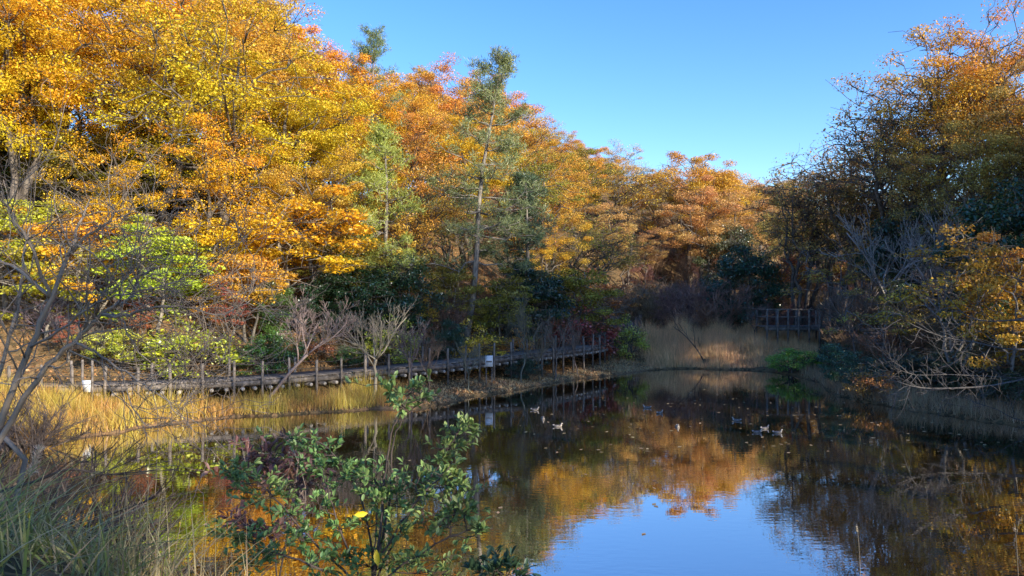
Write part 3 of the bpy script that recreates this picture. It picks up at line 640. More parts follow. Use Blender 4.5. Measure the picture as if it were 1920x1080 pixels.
while s < bs[-1]:
    p, t, n = bwat(s); q = p - n * (.125 + rb.uniform(0, .02)); g = gz(q[0], q[1]); top = p[2] + rb.uniform(.6, .76); r_ = rb.uniform(.045, .062)
    tl = np.array([rb.gauss(0, .02), rb.gauss(0, .02), 0]); T = Tubes(); T.add([q - ro + [0, 0, g - q[2] - .3], q - ro, q - ro + tl + [0, 0, top - q[2] - .02], q - ro + tl + [0, 0, top - q[2]]], [r_, r_, r_, r_ * .8], 8)
    link("post", T.mesh("post", M_wood), root); posts.append((q - ro + tl, top - q[2]))
    if k % 3 == 1 or s > bs[-1] * .55:
        q2 = p + n * 1.72; g2 = gz(q2[0], q2[1]); T = Tubes(); T.add([q2 - ro + [0, 0, min(g2 - q2[2], -.4) - .3], q2 - ro + [0, 0, top - q2[2]]], [r_, r_], 8)
        link("post", T.mesh("post", M_wood), root)
    for e in (-.26, .3):
        p3, t3, n3 = bwat(s + e); c0 = p3 - n3 * (.16 + rb.uniform(0, .08)) + [0, 0, -.335]; c1 = p3 + n3 * 1.7 + [0, 0, -.335]
        T = Tubes(); T.add([c0 - ro, c1 - ro], [.072, .072], 9); jo = link("joist_log", T.mesh("joist_log", M_wood), root)
        T = Tubes(); T.add([c0 - ro - n3 * .006, c0 - ro - n3 * .003], [.066, .066], 9); link("cut_end", T.mesh("cut_end", M_woodend), jo)
    s += 1.06 + rb.uniform(-.07, .07); k += 1
for hh in (.9, .5):
    T = Tubes()
    for (a, ha), (b, hb) in zip(posts[:-1], posts[1:]):
        a_ = a + [0, 0, ha * hh]; b_ = b + [0, 0, hb * hh]; tt = np.linspace(0, 1, 6)[:, None]; l = a_ + (b_ - a_) * tt; l[:, 2] -= .05 * np.sin(math.pi * tt[:, 0]); T.add(l, .011, 4)
    link("rope", T.mesh("rope", M_rope), root)

# white box on short legs by the boardwalk
def at(px, row, Y): return P(px, row, Y)
c = at(917, 677, 34.2); rt_ = empty("box_sign", (c[0], c[1], gz(c[0], c[1]))); tag(rt_, "small white box sign on thin legs beside the boardwalk", "sign"); z0 = c[2] - rt_.location.z
T = Tubes(); T.box((0, 0, z0), (.17, 0, 0), (0, .05, 0), (0, 0, .25)); link("panel", T.mesh("panel", M_white, False), rt_)
T = Tubes(); T.box((0, -.055, z0 - .02), (.13, 0, 0), (0, .004, 0), (0, 0, .035)); link("name_plate", T.mesh("name_plate", M_wood, False), rt_)
for sx in (-.13, .13):
    T = Tubes(); T.add([(sx, .02, -.2), (sx, .02, z0 - .22)], .025, 6); link("leg", T.mesh("leg", M_wood), rt_)
c = at(162, 724, 26); rt_ = empty("notice_board", (c[0], c[1], gz(c[0], c[1]))); tag(rt_, "pale white board on two posts seen through the bare branches", "sign"); z0 = c[2] - rt_.location.z
T = Tubes(); T.box((0, 0, z0), (.14, 0, 0), (0, .03, 0), (0, 0, .2)); link("panel", T.mesh("panel", M_white, False), rt_)
for sx in (-.17, .17):
    T = Tubes(); T.add([(sx, .06, -.2), (sx, .06, z0 + .9)], .04, 7); link("leg", T.mesh("leg", M_wood), rt_)

# ------------------------------------------------------------------ wooden platform on the right
o0 = at(1437, 612, 50); zb = gz(o0[0] + 2, 51); root = empty("viewing_platform", (o0[0], o0[1], zb)); tag(root, "dark timber viewing platform on stilts behind the reeds", "platform")
Wp = 4.15; zd = o0[2] - zb; T = Tubes()
for i in range(34): T.box((i * Wp / 33, 1.5, zd - .03), (.066, 0, 0), (0, 1.5, 0), (0, 0, .025))
link("deck", T.mesh("deck", M_wood, False), root)
T = Tubes(); T.box((Wp / 2, -.04, zd - .17), (Wp / 2 + .1, 0, 0), (0, .03, 0), (0, 0, .1)); link("edge_beam", T.mesh("edge_beam", M_wood, False), root)
for hh, th in ((1.12, .045), (.62, .035)):
    T = Tubes(); T.box((Wp / 2, -.08, zd + hh), (Wp / 2 + .15, 0, 0), (0, .035, 0), (0, 0, th)); link("rail", T.mesh("rail", M_wood, False), root)
    T = Tubes(); T.box((0, 1.5, zd + hh), (.035, 0, 0), (0, 1.5, 0), (0, 0, th)); link("rail", T.mesh("rail", M_wood, False), root)
for i in range(7):
    x = i * Wp / 6
    T = Tubes(); T.box((x, -.15, zd / 2 + .55 - .25), (.055, 0, 0), (0, .045, 0), (0, 0, zd / 2 + .82)); link("post", T.mesh("post", M_wood, False), root)
    if i % 2 == 0:
        T = Tubes(); T.box((x + .3, 2.9, zd / 2 + .3), (.055, 0, 0), (0, .045, 0), (0, 0, zd / 2 + .85)); link("post", T.mesh("post", M_wood, False), root)
# log steps on right slope
o0 = at(1722, 655, 35); root = empty("log_steps", (o0[0], o0[1], gz(o0[0], o0[1]))); tag(root, "weathered log steps climbing the right slope between shrubs", "steps")
for i in range(11):
    y = i * .42; z = max(gz(o0[0], o0[1] + y) - root.location.z + .03, i * .16); T = Tubes(); T.add([(-.75, y, z), (.75, y, z + .02)], .08, 8); link("step_log", T.mesh("step_log", M_wood), root)

# ------------------------------------------------------------------ grass, reeds, litter (stuff)
def blades(name, rng, xy, hmin, hmax, w, color, lean=.25, segs=3, kindlabel=None, mat=None, curve=.5, patch=3.0, hmod=None):
    n = len(xy); z = H(xy[:, 0], xy[:, 1]); hgt = hmin + (hmax - hmin) * rng.random(n)
    pn = .5 + .25 * np.sin(xy[:, 0] * patch * .7 + 1.3) + .25 * np.sin(xy[:, 1] * patch + xy[:, 0] * 1.1)
    hgt *= .6 + .6 * pn
    if hmod is not None: hgt *= hmod
    a = rng.random(n) * 6.28; ln = np.abs(rng.normal(size=n)) * lean; dx, dy = np.cos(a), np.sin(a)
    fa = rng.random(n) * 6.28; wx, wy = np.cos(fa) * w, np.sin(fa) * w
    V = []; 
    for k in range(segs + 1):
        t = k / segs; off = hgt * (ln * t + curve * ln * t * t); cx = xy[:, 0] + dx * off; cy = xy[:, 1] + dy * off; cz = z + hgt * (t - .35 * ln * t * t) - .03
        ww = (1 - t * .97) * (1 + .6 * math.sin(math.pi * min(1, t * 1.3)) * .3)
        V.append(np.stack([cx - wx * ww, cy - wy * ww, cz], 1)); V.append(np.stack([cx + wx * ww, cy + wy * ww, cz], 1))
    m_ = 2 * (segs + 1); v = np.stack(V, 1).reshape(-1, 3); i = np.arange(n)[:, None] * m_
    f = np.concatenate([i + np.array([2 * k, 2 * k + 1, 2 * k + 3, 2 * k + 2]) for k in range(segs)])
    at_ = np.stack([rng.random(n), np.clip(pn + rng.normal(size=n) * .15, 0, 1), np.full(n, .6)], 1)
    o = link(name, mesh_np(name, v, [f], mat or M_grass, np.concatenate([at_] * segs)), color=color); tag(o, kindlabel, 'grass', kind='stuff'); return o
def scatter(rng, n, x0, x1, y0, y1, test):
    x = rng.uniform(x0, x1, n); y = rng.uniform(y0, y1, n); p = np.stack([x, y], 1); return p[test(p)]
def outside(p): return ~seg_dist(p, POND)[1]
BWx = BW[:, 0]; BWy = BW[:, 1]
rng = np.random.default_rng(500)
def leftstrip(p):
    px = 960 + FPX * p[:, 0] / p[:, 1]; yb = np.interp(p[:, 0], BWx, BWy)
    return outside(p) & (p[:, 1] < yb - .25) & (px > -60) & (px < 745 + rng.normal(size=len(p)) * 12)
xy = scatter(rng, 90000, -20, -3, 20, 34, leftstrip)
blades("golden_grass", rng, xy, .3, 1.0, .008, (.62, .41, .09), lean=.36, kindlabel="golden dry grass along the left shore below the boardwalk", hmod=.8 + .4 * np.sin(xy[:, 0] * 3.1 + xy[:, 1] * 1.7) * np.cos(xy[:, 1] * 2.9 - xy[:, 0] * 1.1))
def bank(p):
    px = 960 + FPX * p[:, 0] / p[:, 1]; yb = np.interp(p[:, 0], BWx, BWy)
    return outside(p) & (p[:, 1] < yb + .2) & (px > 740) & (px < 1245) & (rng.random(len(p)) < np.interp(px, [740, 1000, 1245], [.35, .8, 1]))
xy = scatter(rng, 60000, -5, 11, 27, 50, bank)
blades("bank_grass", rng, xy, .08, .26, .008, (.70, .52, .27), lean=.5, mat=M_straw, kindlabel="short dry grass on the bank below the far boardwalk")
def reed(p):
    px = 960 + FPX * p[:, 0] / p[:, 1]; return outside(p) & (px > 1215 + rng.normal(size=len(p)) * 8) & (px < 1535) & (p[:, 1] > 44.2)
xy = scatter(rng, 60000, 8, 26, 44, 58, reed)
blades("reeds", rng, xy, .9, 2.3, .010, (.78, .50, .25), lean=.26, mat=M_straw, kindlabel="tan dry reeds at the far end of the pond", hmod=(.75 + .35 * np.sin(xy[:, 0] * 1.9 + xy[:, 1] * .8) * np.cos(xy[:, 1] * 1.3 - xy[:, 0] * .5)) * np.interp(xy[:, 1] + rng.normal(size=len(xy)), [44.5, 47, 58], [.45, .85, 1]) * np.interp(960 + FPX * xy[:, 0] / xy[:, 1], [1215, 1280, 1420, 1530], [1.05, 1, .8, .45]))
def rbank(p):
    d_, i_ = seg_dist(p, POND); px = 960 + FPX * p[:, 0] / p[:, 1]; return ~i_ & (d_ < 2.3) & (px > 1500) & (px < 2000)
xy = scatter(rng, 60000, 11, 22, 18, 46, rbank)
blades("right_bank_grass", rng, xy, .3, .85, .008, (.44, .31, .17), lean=.5, mat=M_straw, kindlabel="dull dry grass overhanging the right bank")
def litter(p):
    yb = np.interp(p[:, 0], BWx, BWy); px = 960 + FPX * p[:, 0] / p[:, 1]
    return outside(p) & (px > -50) & (px < 1260) & (p[:, 1] > np.where(px > 740, 0, yb + 1.6))
xy = scatter(rng, 70000, -22, 12, 27, 60, litter); n = len(xy); F = Leaves(); z = H(xy[:, 0], xy[:, 1]) + .03
F.cloud(rng, np.column_stack([xy, z]), (.02, .02, .02), n, .12, .08, hfrac=.5, pad=.5, up=1.5)
tag(link("fallen_leaves", F.mesh("fallen_leaves", M_leaf), color=(.52, .27, .11)), "brown and orange fallen leaves covering the left bank and slope", "leaf litter", kind='stuff')
# leaves floating on the pond
xy = scatter(rng, 380, 0, 17, 20, 44, lambda p: ~outside(p)); xy2 = scatter(rng, 60, -12, 12, 11, 30, lambda p: ~outside(p)); xy = np.concatenate([xy, xy2]); n = len(xy)
a = rng.random(n) * 6.28; F = Leaves(); L_ = .05 + .03 * rng.random(n)
F.add(np.column_stack([xy, np.full(n, .008)]), np.stack([np.cos(a) * L_, np.sin(a) * L_, rng.random(n) * .008], 1), np.stack([-np.sin(a) * L_ * .6, np.cos(a) * L_ * .6, rng.random(n) * .006], 1), rng.random((n, 3)))
tag(link("floating_leaves", F.mesh("floating_leaves", M_leaf), color=(.50, .36, .20)), "small fallen leaves floating on the dark pond", "leaf litter", kind='stuff')

# ------------------------------------------------------------------ ducks
def paint_mat(name, rough=.6):
    m, nt, out = newmat(name); at_ = nd(nt, "ShaderNodeAttribute", attribute_name="v"); pb = nd(nt, "ShaderNodeBsdfPrincipled"); pb.inputs["Roughness"].default_value = rough
    nt.links.new(at_.outputs["Vector"], pb.inputs["Base Color"]); nt.links.new(pb.outputs[0], out.inputs[0]); return m
M_duck = paint_mat("duck_plumage"); M_bill = noisy("duck_bill", (.02, .02, .02), (.06, .05, .02), 20, bump=0, rough=.4); M_pale = noisy("pale_feather", (.24, .22, .20), (.38, .36, .33), 20, bump=0)
rings = [(-.29, .115, .012, .008), (-.25, .105, .05, .022), (-.19, .075, .085, .05), (-.10, .055, .115, .078), (0, .045, .125, .09), (.09, .05, .115, .085), (.16, .075, .085, .07), (.19, .115, .055, .05), (.195, .155, .038, .04), (.205, .19, .04, .042), (.225, .21, .042, .04), (.25, .205, .032, .03), (.272, .195, .016, .016)]
k = 14; vv = []; 
for i, (x, z, wy, wz) in enumerate(rings):
    x0, z0 = (rings[max(0, i - 1)][0], rings[max(0, i - 1)][1]); x1, z1 = (rings[min(len(rings) - 1, i + 1)][0], rings[min(len(rings) - 1, i + 1)][1])
    tx, tz = x1 - x0, z1 - z0; l = math.hypot(tx, tz); nx, nz = -tz / l, tx / l
    for j in range(k):
        a_ = j * 2 * math.pi / k; vv.append((x + nx * wz * math.sin(a_), wy * math.cos(a_), z + nz * wz * math.sin(a_)))
ff = []; fc = []
for i in range(len(rings) - 1):
    for j in range(k):
        ff.append((i * k + j, i * k + (j + 1) % k, (i + 1) * k + (j + 1) % k, (i + 1) * k + j)); a_ = (j + .5) * 2 * math.pi / k; up_ = math.sin(a_)
        if i < 1: cc = (.4, .38, .36)
        elif i < 6: cc = (.10, .08, .065) if up_ > .2 else (.17, .145, .12)
        elif i < 8: cc = (.30, .26, .21)
        else: cc = (.07, .055, .045) if up_ > .75 else (.40, .35, .29)
        if rb.random() < .3 and i < 7: cc = tuple(q * 1.5 for q in cc)
        fc.append(cc)
duck_me = mesh_np("duck_body", vv, [np.array(ff), ], M_duck, np.array(fc), smooth=True)
T = Tubes(); T.add([(.262, 0, .198), (.29, 0, .188), (.325, 0, .18)], [.02, .016, .012], 8); bill_me = T.mesh("bill", M_bill)
T = Tubes(); T.add([(-.20, 0, .115), (-.26, 0, .125), (-.30, 0, .13)], [.04, .03, .006], 8); tail_me = T.mesh("tail_feathers", M_pale)
T = Tubes(); [T.add([(-.16, s_ * .095, .085), (-.05, s_ * .119, .085), (.05, s_ * .117, .088)], [.008, .018, .006], 6) for s_ in (-1, 1)]; wing_me = T.mesh("wing_patch", M_pale)
ducks = [(1003, 766, 0, "duck swimming right, farthest left and nearest the boardwalk reflection"), (1018, 783, -1.5, "duck facing the camera between the two leftmost side-on ducks"), (1046, 797, 0, "duck swimming right, lowest of the left trio"),
 (1213, 762, 2.9, "farthest duck, swimming left near the far bank"), (1237, 772, .6, "duck just right of and nearer than the farthest one"), (1270, 798, -1.6, "lone duck facing the camera mid pond"), (1381, 786, 2.7, "duck swimming left, alone behind the nearest trio"),
 (1420, 808, 0, "palest duck, leftmost of the nearest trio on the right"), (1434, 801, .3, "dark duck directly behind the palest duck"), (1458, 809, 0, "rightmost duck of the nearest trio")]
for px, row, rz, lab in ducks:
    x, y = W(px, row + 3); o = empty("duck", (x, y, -.012), rz, (.57, .57, .57)); tag(o, lab, "duck", "ducks swimming on the pond")
    link("body", duck_me, o); link("bill", bill_me, o); link("tail_feathers", tail_me, o); link("wing_patch", wing_me, o)

# ------------------------------------------------------------------ foreground: bare tree on the left
def pxl(pts): return [P(*q) for q in pts]
def smooth_line(pts, n=5): return catmull(np.array(pts), n, False)
rng = np.random.default_rng(600)
limbs = [ # (polyline px,row,Y), r0, r1
 ([(-40, 900, 7.0), (10, 760, 7.0), (60, 650, 7.0), (95, 560, 7.0), (128, 480, 7.1), (150, 420, 7.2), (170, 375, 7.4)], .055, .012),
 ([(-20, 860, 6.9), (70, 710, 6.9), (140, 640, 6.8), (190, 590, 6.7), (240, 560, 6.6), (262, 520, 6.5), (300, 500, 6.4)], .045, .011),
 ([(95, 560, 7.0), (40, 510, 7.2), (0, 490, 7.4), (-40, 450, 7.5)], .03, .012),
 ([(95, 560, 7.0), (60, 470, 6.8), (20, 400, 6.7), (0, 360, 6.6)], .028, .010),
 ([(190, 590, 6.7), (230, 592, 6.5), (290, 578, 6.3), (350, 575, 6.2), (420, 590, 6.1), (470, 560, 6.0)], .024, .006),
 ([(128, 480, 7.1), (170, 440, 6.9), (205, 415, 6.8), (215, 385, 6.7)], .024, .008),
 ([(140, 640, 6.8), (180, 660, 6.5), (225, 690, 6.3), (270, 720, 6.1), (300, 730, 6.0), (360, 690, 6.0)], .02, .006),
 ([(262, 520, 6.5), (262, 470, 6.5), (265, 440, 6.4), (290, 410, 6.4)], .014, .006),
 ([(-30, 780, 7.4), (10, 660, 7.4), (35, 560, 7.5), (48, 460, 7.6), (58, 420, 7.7)], .035, .010),
 ([(60, 650, 7.0), (130, 605, 6.6), (200, 560, 6.3), (290, 545, 6.1), (370, 510, 6.0)], .02, .006),
 ([(225, 690, 6.3), (250, 760, 6.2), (280, 800, 6.1), (330, 790, 6.0)], .010, .004),
 ([(300, 730, 6.0), (340, 780, 6.0), (400, 800, 5.9)], .008, .003),
]
T = Tubes(); T2 = Tubes()
base = np.array([P(-20, 860, 6.9)[0], 6.9, gz(P(-20, 860, 6.9)[0], 6.9)])
T.add(curve_pts(base - [0.1, 0, .3], P(-40, 900, 7.0), rng, 5), np.linspace(.05, .035, 5), 8)
T.add(curve_pts(base - [0, 0, .3], P(-20, 860, 6.9), rng, 5), np.linspace(.042, .028, 5), 8)
T.add(curve_pts(base + [.1, .4, -.3], P(-30, 780, 7.4), rng, 5), np.linspace(.034, .022, 5), 8)
for pts, r0, r1 in limbs:
    L_ = smooth_line(pxl(pts), 4); n = len(L_); rr = np.linspace(r0, r1, n) * .62; T.add(L_ + rng.normal(size=L_.shape) * .008, rr, 7)
    for j in range(4, n, 1):
        for _ in range(1 + j % 2):
            b = L_[j] - L_[j - 1]; b /= np.linalg.norm(b); q = rng.normal(size=3); q[1] *= .6; q -= (q @ b) * b; q /= np.linalg.norm(q)
            if rng.random() < .8: grow(T, T2, rng, L_[j], b * .55 + q * .8 + [.15, 0, 0], .75 * (.5 + rng.random()), min(rr[j] * .5, .009), 1, 3, (0, 3, 2), .10, .32, (.5, 1.1), .62, .0024, first=1)
root = empty("bare_tree", tuple(base)); tag(root, "leafless curling grey branched tree in the left foreground", "tree")
off = base
def shifted(TT, nm, mat, sm=True):
    TT.v = [q - off for q in TT.v]; return TT.mesh(nm, mat, sm)
link("trunk", shifted(T, "trunk", M_twig), root, (.36, .29, .22)); link("twigs", shifted(T2, "twigs", M_twig), root, (.30, .23, .17))
# thicket at the tree's foot
THK = brush(66, 2.0, 16, rmin=.0025, spread=.9, maxlv=3, nchild=(8, 6, 4), leaves=0)
for i, (x, y, h_, rz, lab) in enumerate([(-5.2, 7.0, 1.6, 0, "dark tangled twiggy shrub at the left picture edge under the bare tree"), (-5.6, 8.0, 2.2, 1, "farther dark twiggy shrub behind the bare tree's foot"), (-4.9, 8.2, 1.3, 2, "lower twiggy shrub just right of the bare tree's foot"), (-7.0, 9.6, 2.0, 3, "twiggy shrub hanging over the left water's edge"),
    (-9.5, 12.2, 2.2, 4, "brown twiggy shrub on the left shore farther back"), (-6.2, 6.9, 1.8, 5, "twiggy shrub cut by the left picture edge beside the bare tree"), (-13.2, 20.6, 1.8, 6, "twiggy shrub standing before the left end of the golden grass")]):
    spawn("twiggy_shrub", THK, x, y, h=h_, rz=rz, wf=1.2, bark=(.13, .10, .085), label=lab, cat='shrub', group="dark twiggy shrubs of the left foreground", hc=(.8, 3))
# drooping branch over the water lower left (part of a dead branch lying out from the thicket)
T = Tubes(); T2 = Tubes(); L_ = smooth_line(pxl([(-30, 930, 5.0), (60, 905, 4.9), (130, 880, 4.8), (200, 890, 4.8), (300, 880, 4.7)]), 5); T.add(L_, np.linspace(.012, .003, len(L_)), 5)
for j in range(4, len(L_) - 1, 2): grow(T, T, rng, L_[j], L_[j + 1] - L_[j] + [0.0, 0, .02], .45, .004, 2, 3, (0, 0, 3), .15, .2, (.4, .8), .6, .0018, first=1)
off = L_[0]; root = empty("dead_branch", tuple(off)); tag(root, "thin dark dead branch stretching over the water at lower left", "branch")
link("stem", shifted(T, "stem", M_twig), root, (.09, .07, .06))

# ------------------------------------------------------------------ foreground leafy shrub
def hero_shrub(name, rng, base, stems, pads, color, lab, L=.047, Wd=.021, per=42, bark=(.12, .09, .075), pr=.11):
    global off
    T = T2 = Tubes(); F = Leaves(); allp = []; allr = []
    for pts, r0, r1 in stems:
        q = pxl(pts)
        if pts[0][1] > 1090: q = [np.array(base)] + q
        L_ = smooth_line(q, 5); L_ += rng.normal(size=L_.shape) * .004; rr = np.linspace(r0, r1, len(L_)); T.add(L_, rr, 6); allp.append(L_); allr.append(rr)
    A_ = np.concatenate(allp)
    for (px, row, Y, sz) in pads:
        c_ = P(px, row, Y); dd = np.linalg.norm((A_ - c_) * [1, 1, 1.0], axis=1) + np.where(A_[:, 2] > c_[2] - .02, .25, 0); s0 = A_[dd.argmin()]
        bp = curve_pts(s0, c_, rng, 6, -.04, .05); T2.add(bp, np.linspace(.0042, .0022, 6), 4)
        for tw in range(int(7 * sz) + 3):
            st_ = bp[int(rng.integers(2, 6))]; e = c_ + rng.normal(size=3) * np.array([pr, pr, pr * .5]) * sz * 1.0 + [0, 0, .02]
            tp = curve_pts(st_, e, rng, 5, -.03, .05); T2.add(tp, np.linspace(.0026, .0013, 5), 3)
            dirv = (tp[-1] - tp[0]) / (np.linalg.norm(tp[-1] - tp[0]) + 1e-6); n = int(per / 7 * (1.4 + rng.random()))
            tt = np.sort(rng.uniform(.35, 1.02, n)); pos = np.stack([np.interp(tt, np.linspace(0, 1, 5), tp[:, k_]) for k_ in range(3)], 1)
            ld = rng.normal(size=(n, 3)); ld -= (ld @ dirv)[:, None] * dirv; ld /= np.linalg.norm(ld, axis=1)[:, None]; ld = ld * .85 + dirv * .65 + np.array([0, 0, .25]); ld /= np.linalg.norm(ld, axis=1)[:, None]
            nr = np.array([0, 0, 1.]) + rng.normal(size=(n, 3)) * .35; nr -= (nr * ld).sum(1)[:, None] * ld; nr /= np.linalg.norm(nr, axis=1)[:, None]
            b = np.cross(nr, ld); s_ = (.6 + .6 * rng.random((n, 1)))
            F.add(pos + ld * L * .5 * s_, ld * L * .5 * s_, b * Wd * .5 * s_, np.stack([rng.random(n), np.full(n, .3 * rng.random() + .7 * (np.sin(px * .013) * .5 + .5)), rng.random(n) ** 3], 1))
    off = np.array(base); root = empty(name, tuple(base)); tag(root, lab, "shrub")
    link("stems", shifted(T, "stems", M_twig), root, bark)
    F.C = [q - off for q in F.C]; link("foliage", F.mesh("foliage", M_near, 'fold'), root, color); return root
rng = np.random.default_rng(700)
bx, by = PX(690, 4.4), 4.4; base = (bx, by, gz(bx, by) - .05)
stems = [([(700, 1100, 4.4), (715, 980, 4.4), (722, 880, 4.5), (738, 800, 4.5), (760, 765, 4.5)], .011, .004), ([(700, 1105, 4.4), (728, 960, 4.5), (735, 850, 4.6), (752, 790, 4.6), (790, 755, 4.6)], .009, .0035),
 ([(690, 1110, 4.4), (740, 1000, 4.3), (800, 920, 4.2), (845, 875, 4.2)], .009, .003), ([(680, 1110, 4.4), (640, 1000, 4.4), (615, 920, 4.4), (600, 870, 4.5)], .009, .003),
 ([(670, 1110, 4.4), (600, 1030, 4.4), (540, 960, 4.4), (480, 900, 4.5), (440, 880, 4.5)], .009, .003), ([(660, 1110, 4.3), (580, 1060, 4.2), (500, 1030, 4.2), (430, 1000, 4.2)], .008, .003),
 ([(710, 1110, 4.3), (790, 1040, 4.2), (860, 1000, 4.1), (925, 990, 4.1)], .008, .003), ([(700, 1110, 4.5), (690, 990, 4.6), (660, 900, 4.7), (600, 830, 4.8), (530, 815, 4.8)], .009, .003),
 ([(700, 1110, 4.5), (770, 960, 4.6), (830, 860, 4.7), (860, 810, 4.7)], .009, .003), ([(700, 1110, 4.6), (705, 1000, 4.8), (712, 900, 4.9)], .009, .004)]
pads = [(735, 725, 4.5, .8), (765, 735, 4.5, .9), (795, 745, 4.6, .8), (750, 760, 4.5, .6), (535, 820, 4.8, .6), (565, 835, 4.8, .8), (600, 850, 4.8, .9), (640, 870, 4.7, 1), (600, 885, 4.6, .9), (655, 895, 4.6, .8),
 (450, 880, 4.5, .8), (435, 895, 4.5, .6), (480, 905, 4.5, .8), (505, 930, 4.4, 1.1), (540, 960, 4.4, 1.0), (600, 950, 4.4, .7), (700, 895, 4.5, .9), (730, 910, 4.5, .9), (690, 930, 4.5, .9), (750, 935, 4.4, .9),
 (780, 890, 4.4, .8), (830, 890, 4.2, .9), (850, 905, 4.2, .7), (810, 925, 4.2, .8), (850, 940, 4.2, .7), (860, 805, 4.7, .7), (840, 835, 4.7, .7), (880, 800, 4.7, .4), (830, 865, 4.7, .6), (840, 970, 4.1, 1.0), (870, 960, 4.1, .7), (905, 1000, 4.1, .7), (800, 985, 4.2, .8),
 (430, 1000, 4.2, .7), (470, 1010, 4.2, .8), (520, 1035, 4.2, 1.0), (560, 1010, 4.3, .9), (580, 1060, 4.2, .9), (640, 1040, 4.4, .8), (690, 1060, 4.4, 1.0), (740, 1050, 4.4, .9), (790, 1050, 4.2, .8), (640, 990, 4.4, .6), (690, 990, 4.5, .7), (760, 1000, 4.4, .7), (480, 1070, 4.2, .9), (600, 1085, 4.2, 1.), (840, 1070, 4.2, .7)]
sh = hero_shrub("leafy_shrub", rng, base, stems, pads, (.20, .31, .09), "large glossy green leafy shrub in the centre foreground")
for (px, row, Y, ang_, ln, wd) in [(677, 964, 4.15, .1, .075, .035), (707, 1046, 4.0, 1.7, .085, .036)]:
    F = Leaves(); c_ = P(px, row, Y) - np.array(base); a_ = np.array([math.cos(ang_), .1, math.sin(ang_)]) * ln / 2; b_ = np.array([-math.sin(ang_), .1, math.cos(ang_)]) * wd / 2
    F.add(c_[None], a_[None], b_[None], np.array([[.5, .5, .5]])); o = link("yellow_leaf", F.mesh("yellow_leaf", M_near, 'fold'), sh, (.85, .60, .02)); tag(o, "single bright yellow leaf among the green ones")
bx, by = PX(520, 6.2), 6.0; base2 = (bx, by, gz(bx, by) - .05)
hero_shrub("russet_shrub", rng, base2, [([(520, 1110, 6.0), (510, 980, 6.0), (500, 880, 6.0)], .01, .003), ([(520, 1110, 6.0), (550, 960, 6.0), (570, 880, 6.0)], .01, .003)],
 [(480, 860, 6, 1), (520, 850, 6, 1), (550, 870, 6, 1.2), (500, 890, 6, 1.1), (540, 905, 6, 1.0), (575, 890, 6, .8), (455, 985, 6, 1), (500, 1000, 6, 1)], (.26, .13, .10), "dull red brown leaved shrub behind the left side of the green shrub", L=.09, Wd=.035, per=30, pr=.16)
bx, by = PX(935, 4.2), 4.2; hero_shrub("small_leafy_shrub", rng, (bx, by, gz(bx, by) - .05), [([(935, 1110, 4.2), (940, 1075, 4.2)], .005, .003)], [(930, 1068, 4.2, .7), (955, 1075, 4.2, .6), (905, 1080, 4.2, .5)], (.07, .13, .06), "small bluish green sprig at the bottom edge right of the big shrub", L=.07, Wd=.026)

# foreground grass at the lower left
rng = np.random.default_rng(800)
def fg(p):
    px = 960 + FPX * p[:, 0] / p[:, 1]; return (px < 330 - (p[:, 1] - 3) * 18 + rng.normal(size=len(p)) * 55) & (px > -250) & outside(p)
xy = scatter(rng, 15000, -7.5, -1.0, 2.6, 7.2, fg)
hm = np.interp(960 + FPX * xy[:, 0] / xy[:, 1], [-100, 100, 300], [1.0, .8, .6])
blades("green_grass", rng, xy[: int(len(xy) * .55)], .18, .48, .007, (.27, .28, .07), lean=.9, segs=5, kindlabel="long green grass in the lower left foreground", curve=1.0, hmod=hm[: int(len(xy) * .55)])
xd = xy[int(len(xy) * .55):]
blades("dry_grass", rng, xd, .2, .52, .005, (.46, .38, .19), lean=.8, segs=5, kindlabel="dry straw coloured grass mixed into the lower left foreground", curve=1.0, hmod=hm[int(len(xy) * .55):])
def fg2(p):
    px = 960 + FPX * p[:, 0] / p[:, 1]; return (px > 200) & (px < 700) & outside(p)
xy = scatter(rng, 1600, -3.4, -.6, 3.4, 6.5, fg2)
blades("thin_grass", rng, xy, .5, .8, .004, (.40, .32, .16), lean=.6, segs=5, kindlabel="thin arching dry stalks between the grass and the shrub", curve=1.0)
# plume stalk
c0 = P(42, 1000, 4.6); root = empty("plume_grass", (c0[0], c0[1], gz(c0[0], c0[1]))); tag(root, "single pale feathery grass plume at the lower left", "grass stalk"); off = np.array(root.location)
T = Tubes(); L_ = smooth_line([off + [0, 0, -.05]] + pxl([(42, 1000, 4.6), (52, 920, 4.6), (62, 860, 4.6), (72, 842, 4.6)]), 5); T.add(L_ - off, np.linspace(.004, .0015, len(L_)), 4); link("stalk", T.mesh("stalk", M_twig), root, (.6, .5, .32))
F = Leaves(); n = 260; t = rng.random(n); pos = np.stack([np.interp(t, [0, 1], [P(56, 895, 4.6)[k_], P(74, 842, 4.6)[k_]]) for k_ in range(3)], 1) - off; dr = rng.normal(size=(n, 3)) * .5 + [.25, 0, 1]; dr /= np.linalg.norm(dr, axis=1)[:, None]
sd = np.cross(dr, rng.normal(size=(n, 3))); sd /= np.linalg.norm(sd, axis=1)[:, None]; F.add(pos + dr * .02, dr * .028, sd * .0022, rng.random((n, 3))); link("plume", F.mesh("plume", M_grass), root, (.62, .50, .36))

